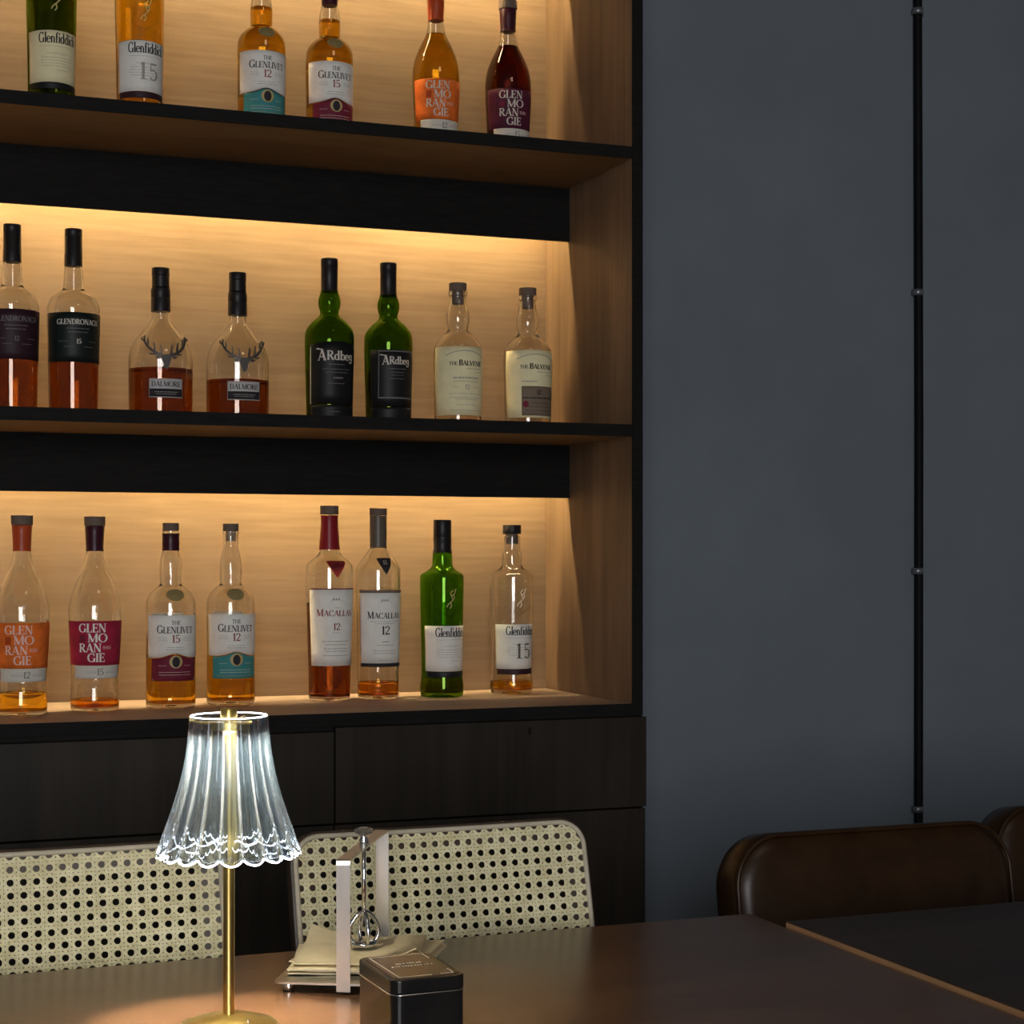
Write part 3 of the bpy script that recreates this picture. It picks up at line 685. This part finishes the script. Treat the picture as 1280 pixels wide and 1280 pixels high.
# bottom shelf
b_gm(0, 27.5, 2.681, 'gold_liq', .034, 'clear bottle with orange label and orange neck sleeve, leftmost on the bottom shelf', 'orange_p', 'orcap', 'pinkink', '12')
b_gm(0, 118.5, 2.719, 'amber_liq', .0185, 'nearly empty clear bottle with bright crimson label on the bottom shelf', 'crimson_p', 'plumcap', 'white_p', '15')
b_gl(0, 213.5, 2.740, .105, 'clear bottle with white and maroon label and dark plum neck on the bottom shelf', 'maroon_p', 'plumcap', '15')
b_gl(0, 288.5, 2.764, .079, 'clear bottle with white and teal label on the bottom shelf behind the lamp', 'teal_p', None, '12')
b_ma(0, 411.8, 2.781, 'red_liq', .158, 'tall bottle with red neck sleeve, red triangle and long white label', True)
b_ma(0, 472.7, 2.783, 'amber_liq', .0285, 'nearly empty tall bottle with taupe neck, black triangle and long white label', False)
b_gf(0, 553, 2.791, M['green'], M['amber_liq'], .030, 'bright green glass bottle with black cap and white label on the bottom shelf', 'white_p', False)
b_gf(0, 640, 2.812, M['clear'], M['gold_liq'], .0215, 'nearly empty clear bottle with black stopper and white label right of the green one', 'white_p', True)
# middle shelf
b_gd(1, 15.3, 2.735, 'clear bottle with dark plum label, leftmost on the middle shelf', 'plum_p', 'dimink', '12')
b_gd(1, 91.8, 2.740, 'clear bottle of red amber whisky with dark green black label on the middle shelf', 'dkgreen_p', 'paleink', '15')
b_da(1, 200.9, 2.758, .0815, 'broad bottle with silver stag head, fuller and further left of the two', )
b_da(1, 297.0, 2.760, .0684, 'broad bottle with silver stag head, less full, beside the green bottles')
b_ar(1, 411.8, 2.760, 'dark green bottle with plain black label and large pale lettering on the middle shelf', False)
b_ar(1, 485.5, 2.768, 'dark green bottle with thin framed border on its black label', True)
b_ba(1, 572.3, 2.760, 'squat almost empty bottle with all cream label on the middle shelf', False)
b_ba(1, 659.6, 2.768, 'squat almost empty bottle with cream and brown label at the right end', True)
# upper shelf
b_gf(2, 64.7, 2.675, M['dkgreen'], M['gold_liq'], .222, 'full green bottle with pale label on the upper shelf, leftmost', 'cream_p', False)
b_gf(2, 174.8, 2.680, M['clear'], M['gold_liq'], .205, 'full orange amber bottle with pale pinkish label on the upper shelf', 'white_p', True)
b_gl(2, 326.8, 2.752, .2180, 'full golden bottle with white and teal label on the upper shelf', 'teal_p', None, '12')
b_gl(2, 411.9, 2.772, .2160, 'full golden bottle with white and maroon label on the upper shelf', 'maroon_p', 'plumcap', '15')
b_gm(2, 544.9, 2.785, 'gold_liq', .2170, 'full golden bottle with bright orange label on the upper shelf', 'orange_p', 'orcap', 'paleink', '12')
b_gm(2, 635.0, 2.800, 'dark_liq', .2140, 'full dark red bottle with deep plum label at the right end of the upper shelf', 'purple_p', 'plumcap', 'paleink', '15')

# ------------------------------------------------------------------ tables
TZ = 0.74
def table(name, x0, x1, y0, y1, zt, m, em, label, inset=.09):
    r = empty(name, ((x0+x1)/2, (y0+y1)/2, 0)); tag(r, label, 'table')
    hx, hy = (x1-x0)/2, (y1-y0)/2
    t = MB().box(-hx, hx, -hy, hy, zt-0.028, zt).build('table_top', m, r, bevel=0.0022)
    if em:
        MB().box(-hx-0.0008, -hx+0.0006, -hy+0.003, hy-0.003, zt-0.026, zt-0.0012).build('lit_edge', em, t)  # left edge face only: lamplight put into its pale colour
    MB().box(-hx+.08, hx-.08, -hy+.08, hy-.08, zt-0.08, zt-0.028).build('apron', M['darkwood'], r)
    for sx in (-1, 1):
        for sy in (-1, 1):
            cx, cy_ = sx*(hx-inset), sy*(hy-.09)
            MB().box(cx-.022, cx+.022, cy_-.022, cy_+.022, 0, zt-0.028).build('leg', M['darkwood'], r, bevel=.003)
    return r
table('dining_table', -0.55, 0.999, 1.00, 1.815, TZ, M['table'], None, 'reddish brown wooden table with lamp, napkins and tin on it')
table('dining_table', 1.003, 2.25, 0.95, 1.742, TZ+0.0048, M['table2'], M['tedge'], 'darker table butted against the right end of the lamp table', .024)

# ------------------------------------------------------------------ cane chairs
P = 0.01345
CW, CH = 0.345, 0.27
LEAN = math.radians(15)
def back_pt(x, zl, off=0.0):
    """point of the leaning curved backrest: x across, zl up from its lower edge, off towards the sitter"""
    y = 0.30*((CW/2)**2-x*x)
    base = Vector((x, y-off, 0)); zz = zl
    return Vector((x, base.y*math.cos(LEAN)+zz*math.sin(LEAN), zz*math.cos(LEAN)-base.y*math.sin(LEAN)))
def make_cane():
    v = []; f = []
    out = rounded_rect(CW, CH, 0.028, 6, (1, 1, 0, 0))
    def inside(x, z):
        z2 = z-CH/2
        if abs(x) > CW/2 or abs(z2) > CH/2: return False
        if z2 > CH/2-.028 and abs(x) > CW/2-.028:
            return math.hypot(abs(x)-(CW/2-.028), z2-(CH/2-.028)) <= .028
        return True
    def strip(p0, p1, wd, off):
        L = math.hypot(p1[0]-p0[0], p1[1]-p0[1]); n = max(2, int(L/0.006)); dx, dz = (p1[0]-p0[0])/L, (p1[1]-p0[1])/L
        nx, nz = -dz*wd/2, dx*wd/2; prev = None
        for k in range(n+1):
            x, z = p0[0]+dx*L*k/n, p0[1]+dz*L*k/n
            if not inside(x, z): prev = None; continue
            i = len(v)
            v.append(back_pt(x+nx, z+nz, off)); v.append(back_pt(x, z, off+.0005)); v.append(back_pt(x-nx, z-nz, off))
            if prev is not None: f.append((prev, prev+1, i+1, i)); f.append((prev+1, prev+2, i+2, i+1))
            prev = i
    nc, nr = int(CW/P)+2, int(CH/P)+2
    for i in range(-nc, nc):
        x = i*P
        if abs(x) > CW/2+P: continue
        for s in (-1, 1): strip((x+s*.138*P, 0), (x+s*.138*P, CH), .215*P, .0002)
    for j in range(-1, nr):
        z = j*P+0.4*P
        for s in (-1, 1): strip((-CW/2, z+s*.138*P), (CW/2, z+s*.138*P), .215*P, .0007)
    z00 = 0.4*P
    for k in range(-2*nc-nr, 2*nc+nr):
        c = (k+.5)*P
        strip((-CW/2, -CW/2-c+z00), (CW/2, CW/2-c+z00), .185*P, .0012)
        strip((-CW/2, CW/2+c+z00), (CW/2, -CW/2+c+z00), .185*P, .0015)
    me = bpy.data.meshes.new('cane_webbing'); me.from_pydata([tuple(p) for p in v], [], f); me.materials.append(M['cane']); return me
CANE = make_cane()
def ring_mesh(wd, ht, r, sec_w, off0, off1, zoff):
    """rounded frame following the curve of the back"""
    o_ = rounded_rect(wd, ht, r, 8, (1, 1, 1, 1)); i_ = rounded_rect(wd-2*sec_w, ht-2*sec_w, max(r-sec_w, .004), 8, (1, 1, 1, 1))
    def dens(p):                          # more points on the long runs so that they bend
        q = []
        for a, b in zip(p, p[1:]+p[:1]):
            n = 10 if math.hypot(b[0]-a[0], b[1]-a[1]) > .1 else 1
            q += [(a[0]+(b[0]-a[0])*k/n, a[1]+(b[1]-a[1])*k/n) for k in range(n)]
        return q
    o_, i_ = dens(o_), dens(i_); n = len(o_); v = []; f = []
    for pts, off in ((o_, off0), (i_, off0), (i_, off1), (o_, off1)):
        v += [back_pt(x, z+zoff, off) for x, z in pts]
    for k in range(n):
        for a, b in ((0, 1), (1, 2), (2, 3), (3, 0)):
            f.append((a*n+k, a*n+(k+1) % n, b*n+(k+1) % n, b*n+k))
    return v, f
def cane_chair(x, y, ztop, label):
    """x centre, y of the back at table height"""
    r = empty('cane_chair', (x, y-0.22, 0)); tag(r, label, 'chair', 'cane back chairs behind the table')
    zl = ztop-CH*math.cos(LEAN)             # lower edge of the panel
    dy = 0.22-(TZ-zl)*math.tan(LEAN)
    def put(o): o.location = (0, dy, zl); return o
    bfv, bff = ring_mesh(CW+.012, CH+.012, .034, .030, -.001, -.022, CH/2)
    fr = put(mesh_obj('back_frame', bfv, bff, M['darkwood'], r)); bv = fr.modifiers.new('bevel', 'BEVEL'); bv.width = .003; bv.segments = 2; bv.limit_method = 'ANGLE'; bv.angle_limit = math.radians(50)
    c = bpy.data.objects.new('cane_webbing', CANE); COL.objects.link(c); c.parent = r; put(c)
    c['kind'] = 'stuff'
    pts = rounded_rect(CW, CH, .028, 8, (1, 1, 1, 1)); q = []
    for a, b in zip(pts, pts[1:]+pts[:1]):
        n = 10 if math.hypot(b[0]-a[0], b[1]-a[1]) > .1 else 1
        q += [back_pt(a[0]+(b[0]-a[0])*k/n, a[1]+(b[1]-a[1])*k/n+CH/2, .0008) for k in range(n)]
    put(MB().tube(q, .0030, 8, True).build('edging', M['piping'], r, True))
    # seat, legs and back posts below the table line
    v, f = extrude(rounded_rect(.42, .42, .05), .43, .465)
    st = mesh_obj('seat', v, f, M['darkwood'], r); b = st.modifiers.new('bevel', 'BEVEL'); b.width = .008; b.segments = 3
    v, f = extrude(rounded_rect(.39, .39, .05), .465, .485)
    cu = mesh_obj('seat_pad', v, f, M['leather'], r); b = cu.modifiers.new('bevel', 'BEVEL'); b.width = .009; b.segments = 3
    for sx in (-1, 1):
        MB().tube([(sx*.17, -.17, 0), (sx*.17, -.17, .44)], [.013, .017], 10).build('leg', M['darkwood'], r, True)
        MB().tube([(sx*.17, .20, 0), (sx*.165, .17, .45), (sx*.160, dy+.016, zl+.01), (sx*.160, dy+.022+.1*math.tan(LEAN), zl+.1)], [.013, .016, .013, .011], 10).build('leg', M['darkwood'], r, True)
    return r
cane_chair(0.2355, 1.900, 0.8395, 'cane back dining chair behind the lamp, cut off by the left edge')
cane_chair(0.6635, 1.900, 0.8395, 'cane back dining chair behind the napkin holder')

# ------------------------------------------------------------------ brown leather chairs on the right
def leather_chair(x0, x1, y, ztop, label):
    cx = (x0+x1)/2; wd = x1-x0
    r = empty('leather_chair', (cx, y-.2, 0)); tag(r, label, 'chair', 'brown leather chairs')
    ht = .36; th = .075; lean = math.radians(9)
    # pad: a stack of rounded outlines from front to back, swelling in the middle
    secs = [(-th/2, .022), (-th/2+.006, .007), (-th/2+.016, 0), (th/2-.016, 0), (th/2-.006, .006), (th/2, .022)]
    v = []; f = []; n = None
    for (yy, ins) in secs:
        pts = rounded_rect(wd-2*ins, ht-2*ins, .062-ins*.6, 10, (1, 1, 1, 1)); n = len(pts)
        for (px_, pz) in pts:
            crown = -.010*(px_/(wd/2))**2*(1 if pz > 0 else 0)
            v.append((px_, yy, pz+crown))
    for i in range(len(secs)-1):
        for k in range(n): f.append((i*n+k, i*n+(k+1) % n, (i+1)*n+(k+1) % n, (i+1)*n+k))
    f.append(tuple(range(n))); f.append(tuple((len(secs)-1)*n+k for k in range(n))[::-1])
    R_ = Matrix.Rotation(-lean, 4, 'X')
    off = Vector((0, .2, ztop-ht/2*math.cos(lean)))
    pad = mesh_obj('backrest', [off+R_ @ Vector(p) for p in v], f, M['leather'], r, True)
    e = pad.modifiers.new('edge', 'EDGE_SPLIT'); e.split_angle = math.radians(60)
    pts = rounded_rect(wd-.006, ht-.006, .058, 10); 
    MB().tube([off+R_ @ Vector((a, -th/2+.006, b-.010*(a/(wd/2))**2*(1 if b > 0 else 0))) for a, b in pts], .0032, 8, True).build('piping', M['leather'], pad, True)
    v, f = extrude(rounded_rect(wd+.02, .44, .06), .39, .47)
    st = mesh_obj('seat', v, f, M['leather'], r); b = st.modifiers.new('bevel', 'BEVEL'); b.width = .02; b.segments = 3; st.location.y = 0
    for sx in (-1, 1):
        MB().tube([(sx*.16, -.16, 0), (sx*.15, -.15, .40)], [.012, .017], 10).build('leg', M['darkwood'], r, True)
        MB().tube([(sx*.16, .19, 0), (sx*.15, .165, .40), (sx*.13, .195, ztop-ht+.06)], [.012, .017, .014], 10).build('leg', M['darkwood'], r, True)
    return r
leather_chair(1.065, 1.478, 1.985, 0.801, 'brown leather chair behind the dark table, nearer the bottle shelves')
leather_chair(1.518, 1.93, 2.075, 0.801, 'brown leather chair at the right edge, mostly cut off')

# ------------------------------------------------------------------ table lamp
lx, ly = 0.333, 1.5325
lamp = empty('table_lamp', (lx, ly, TZ+0.0002)); tag(lamp, 'glowing fluted clear table lamp with brass stem and round brass base', 'lamp')
v, f = lathe([(.040, 0), (.0425, .001), (.0425, .004), (.0412, .0052), (.039, .0056), (.034, .0078), (.024, .0108), (.012, .0128), (.0062, .0140)], 64)
o = mesh_obj('base', v, f, M['brass'], lamp, True); e = o.modifiers.new('e', 'EDGE_SPLIT'); e.split_angle = math.radians(45)
v, f = lathe([(.0050, .012), (.0050, .262)], 24); o = mesh_obj('stem', v, f, M['brass'], lamp, True); e = o.modifiers.new('e', 'EDGE_SPLIT')
MB().tube([(.012, -.022, .0095), (.012, -.022, .0125)], .0012, 8).build('charge_light', M['silverline'], o)
v, f = lathe([(.0128, .2622), (.0128, .2596), (.0145, .2596), (.0145, .2665), (.0075, .2668), (.0072, .2775), (.0068, .2782)], 32); o = mesh_obj('top_cap', v, f, M['brass'], lamp, True); e = o.modifiers.new('e', 'EDGE_SPLIT')
v, f = lathe([(.0058, .2606), (.0125, .2606), (.0125, .2629), (.0058, .2629)], 32, cap0=False, cap1=False); mesh_obj('led_disc', v, f, M['lampled'], lamp)
SP = [(.0336, .2715), (.0346, .2576), (.0367, .2390), (.0417, .2140), (.0491, .1890), (.0560, .1704), (.0615, .1565)]
sp = smooth_prof(SP, 5)
NF = 18; SEG = NF*12
def shade_pt(i, k, inner):
    r, z = sp[i]; t = i/(len(sp)-1); a = 2*PI*k/SEG+PI/NF*0.6
    lobe = abs(math.sin(NF*a/2))            # rounded lobes, sharp valleys
    amp = .050+.055*t
    rr = r*(1-amp+amp*1.25*lobe**0.65)
    if inner: rr = r*(1-amp)-.0020+r*amp*.35*lobe
    zz = z-.0050*lobe**0.7*max(0, (t-.7)/.3)**1.5
    return (rr*math.sin(a), -rr*math.cos(a), zz)
v = []; f = []; n = len(sp)
for lay in (0, 1):
    for i in range(n):
        for k in range(SEG): v.append(shade_pt(i, k, lay))
N = n*SEG
for i in range(n-1):
    for k in range(SEG):
        q = (i*SEG+k, i*SEG+(k+1) % SEG, (i+1)*SEG+(k+1) % SEG, (i+1)*SEG+k); f.append(q); f.append(tuple(N+j for j in q[::-1]))
for i in (0, n-1):
    for k in range(SEG):
        a, b = i*SEG+k, i*SEG+(k+1) % SEG; f.append((a, b, N+b, N+a))
sh = mesh_obj('lamp_shade', v, f, M['shade'], lamp, True)
ring = []
for k in range(SEG):
    a, b = Vector(shade_pt(n-1, k, 0)), Vector(shade_pt(n-1, k, 1)); ring.append((a+b)/2+Vector((0, 0, -.0008)))
g = MB().tube(ring, .0008, 6, True).build('glowing_rim', M['rim'], sh, True)
ring = [Vector((.0326*math.sin(2*PI*k/48), -.0326*math.cos(2*PI*k/48), .2716)) for k in range(48)]
MB().tube(ring, .0006, 6, True).build('glowing_rim', M['rim'], sh, True)
GV = None
for k in range(NF):                       # milky beads added between the flutes to imitate bright light streaks
    if GV is None:
        pts = []; rad = []
        for i in range(4, n-1):
            r, z = sp[i]; t = i/(n-1); pts.append((0, -(r*(1-(.050+.055*t))-.0002), z)); rad.append(.0004+.0017*t)
        GV = MB().tube(pts, rad, 6).build('streak_bead', M['streak_bead'], sh, True)
        o = GV
    else:
        o = GV.copy(); COL.objects.link(o); o.parent = sh
    o.rotation_euler = (0, 0, 2*PI*k/NF)
# spokes that hold the shade
for k in range(3):
    a = 2*PI*k/3+.4
    MB().tube([(.0125*math.sin(a), -.0125*math.cos(a), .265), (.0325*math.sin(a), -.0325*math.cos(a), .268)], .0014, 8).build('shade_arm', M['brass'], lamp, True)

# ------------------------------------------------------------------ napkin holder
nh = empty('napkin_holder', (0.503, 1.696, TZ+0.0002), math.radians(-28.2)); tag(nh, 'steel napkin holder with arched strap and crystal knobbed weight rod', 'napkin holder')
PW, PL = .135, .186
v, f = extrude(rounded_rect(PW, PL, .008), .0085, .0105); mesh_obj('tray', v, f, M['steel'], nh)
for sx in (-1, 1):
    for sy in (-1, 1):
        v, f = lathe([(.0052, 0), (.0058, .001), (.0058, .0075), (.0050, .0085)], 16); mesh_obj('foot', v, f, M['chrome'], nh, True, loc=(sx*(PW/2-.012), sy*(PL/2-.012), 0))
sw = .0066; hz = .1255; ry = PL/2+.0012
def strap(pts):
    m = MB(); th = .0016; v = []; f = []
    P_ = [Vector((0, a, b)) for a, b in pts]
    for i, p in enumerate(P_):
        a = P_[max(i-1, 0)]; b = P_[min(i+1, len(P_)-1)]; t = (b-a).normalized(); nn = Vector((0, -t.z, t.y))*th/2
        v += [p+nn+Vector((-sw, 0, 0)), p+nn+Vector((sw, 0, 0)), p-nn+Vector((sw, 0, 0)), p-nn+Vector((-sw, 0, 0))]
    for i in range(len(P_)-1):
        for k in range(4): f.append((i*4+k, i*4+(k+1) % 4, i*4+4+(k+1) % 4, i*4+4+k))
    f += [(0, 1, 2, 3), tuple(len(v)-4+k for k in (3, 2, 1, 0))]
    return v, f
v, f = strap([(-ry, .003), (-ry, hz-.004), (-ry+.0012, hz-.001), (-ry+.004, hz), (ry-.004, hz), (ry-.0012, hz-.001), (ry, hz-.004), (ry, .003)])
mesh_obj('arched_strap', v, f, M['steel'], nh)
rod = MB().tube([(0, 0, .045), (0, 0, .132)], .0021, 12).build('weight_rod', M['chrome'], nh, True)
v, f = lathe([(.0028, .1262), (.0048, .1275), (.0048, .1300), (.0030, .1330), (.0034, .1345)], 20); mesh_obj('collar', v, f, M['chrome'], rod, True)
kv, kf = lathe([(.0035, .1342), (.0088, .1372), (.0096, .1392), (.0090, .1412), (.0045, .1425)], 10); mesh_obj('crystal_knob', kv, kf, M['crystal'], rod, False)
for a0 in (0.5, 0.5+PI/2):
    pts = []
    for k in range(28):
        t = 2*PI*k/28; zz = .0385-.0165*math.cos(t); rr = .0148*math.sin(t)*(1-.25*(zz-.0385)/.0165)
        pts.append((rr*math.cos(a0), rr*math.sin(a0), zz+.0045))
    MB().tube(pts, .0021, 8, True).build('weight_loop', M['chrome'], rod, True)
v, f = lathe([(.004, .0257), (.0125, .0263), (.0135, .0285), (.0125, .0307), (.004, .0313)], 24); mesh_obj('weight_ring', v, f, M['chrome'], rod, True)

# napkins in the holder, lowest first
def napkin(z, rot, dx, dy, sx, sy, th, label, lift):
    r = math.radians(rot); nx, ny = 14, 14; v = []; f = []
    for lay in (0, 1):
        for j in range(ny+1):
            for i in range(nx+1):
                a, b = (i/nx-.5)*sx, (j/ny-.5)*sy
                u_, w_ = abs(2*i/nx-1), abs(2*j/ny-1)
                zz = lift[0]*max(0, (1-2*i/nx))**2*(.4+.6*j/ny)+lift[1]*max(0, (2*i/nx-1))**2*(1-.5*j/ny)+.0006*math.sin(a*90+b*60+z*900)
                zz += lift[2]*max(0, (1-2*i/nx)*(2*j/ny-1))**2
                v.append((a*math.cos(r)-b*math.sin(r)+dx, a*math.sin(r)+b*math.cos(r)+dy, zz+(th*(1-.35*max(0, 1-2*i/nx)) if lay else 0)))
    N = (nx+1)*(ny+1)
    for j in range(ny):
        for i in range(nx):
            a = j*(nx+1)+i; q = (a, a+1, a+nx+2, a+nx+1); f.append(tuple(N+k for k in q)); f.append(q[::-1])
    ring = [i for i in range(nx+1)]+[j*(nx+1)+nx for j in range(1, ny+1)]+[ny*(nx+1)+i for i in range(nx-1, -1, -1)]+[j*(nx+1) for j in range(ny-1, 0, -1)]
    for i in range(len(ring)):
        a, b = ring[i], ring[(i+1) % len(ring)]; f.append((a, b, N+b, N+a))
    o = mesh_obj('napkin', v, f, M['napkin'], None, True)
    e = o.modifiers.new('e', 'EDGE_SPLIT'); e.split_angle = math.radians(50)
    o.location = (0.503, 1.696, TZ+z); o.rotation_euler = (0, 0, math.radians(-28.2))
    tag(o, label, 'napkin', 'napkins in the holder'); return o
napkin(.0117, 9, -.006, .004, .128, .128, .0022, 'lowest beige napkin in the steel holder, corner over the tray edge', (.0, .0, .0))
napkin(.0137, -4, .006, .000, .126, .126, .0024, 'beige napkin second from the bottom of the stack', (-.0006, .0, .0))
napkin(.0162, 3, -.002, -.004, .122, .126, .0026, 'beige napkin in the middle of the stack', (.0003, .0, .0))
napkin(.0190, -6, .004, .003, .122, .120, .0018, 'beige napkin second from the top of the stack', (.0002, .0006, .002))
napkin(.0211, 5, -.002, .000, .118, .122, .0014, 'topmost beige napkin with a raised corner under the weight', (.002, .003, .012))

# ------------------------------------------------------------------ black tin
tin = empty('tin_box', (0.4567, 1.405, TZ+0.0002), math.radians(2)); tag(tin, 'small black hinged tin box with bronze printed lid', 'tin')
TW, TL, THH = .0625, .091, .0718
v, f = extrude(rounded_rect(TW, TL, .009), 0, THH-.012); mesh_obj('body', v, f, M['tin'], tin)
bd = [Vector((x, y, THH-.0118)) for x, y in rounded_rect(TW+.0012, TL+.0012, .0096, 6)]
MB().tube(bd, .0007, 8, True).build('bare_edge', M['silverline'], tin, True)
v, f = extrude(rounded_rect(TW+.0010, TL+.0010, .0095), THH-.0112, THH); o = mesh_obj('lid', v, f, M['tin'], tin); b = o.modifiers.new('bevel', 'BEVEL'); b.width = .0012; b.segments = 3; b.limit_method = 'ANGLE'
v, f = extrude(rounded_rect(TW-.008, TL-.008, .007), THH-.001, THH+.0007); pn = mesh_obj('lid_panel', v, f, M['tinlid'], o); b = pn.modifiers.new('bevel', 'BEVEL'); b.width = .0006; b.segments = 2; b.limit_method = 'ANGLE'
# printed frame and two illegible lines
q = []
def rq(x0, x1, y0, y1): q.append([(x0, y0), (x1, y0), (x1, y1), (x0, y1)])
fx, fy = TW/2-.0075, TL/2-.0075
rq(-fx, fx, fy-.0012, fy); rq(-fx, fx*.2, -fy, -fy+.0012); rq(fx*.5, fx, -fy, -fy+.0012); rq(-fx, -fx+.001, -fy, fy); rq(fx-.001, fx, fy*.5, fy); rq(fx-.001, fx, -fy, -fy*.6)
rnd = random.Random(3)
for (y, wd, h) in ((.006, .020, .0034), (-.003, .034, .0026)):
    x = -wd/2
    while x < wd/2: rq(x, x+.0016, y, y+h); x += rnd.choice((.0024, .0024, .0034))
v = []; f = []
for k in q: n_ = len(v); v += [(a, b, THH+.0009) for a, b in k]; f.append((n_, n_+1, n_+2, n_+3))
mesh_obj('lid_print', v, f, M['paleink'], pn, recalc=False)
MB().tube([(-.010, TL/2+.0014, THH-.012), (.010, TL/2+.0014, THH-.012)], .0013, 8).build('hinge', M['tin'], tin, True)
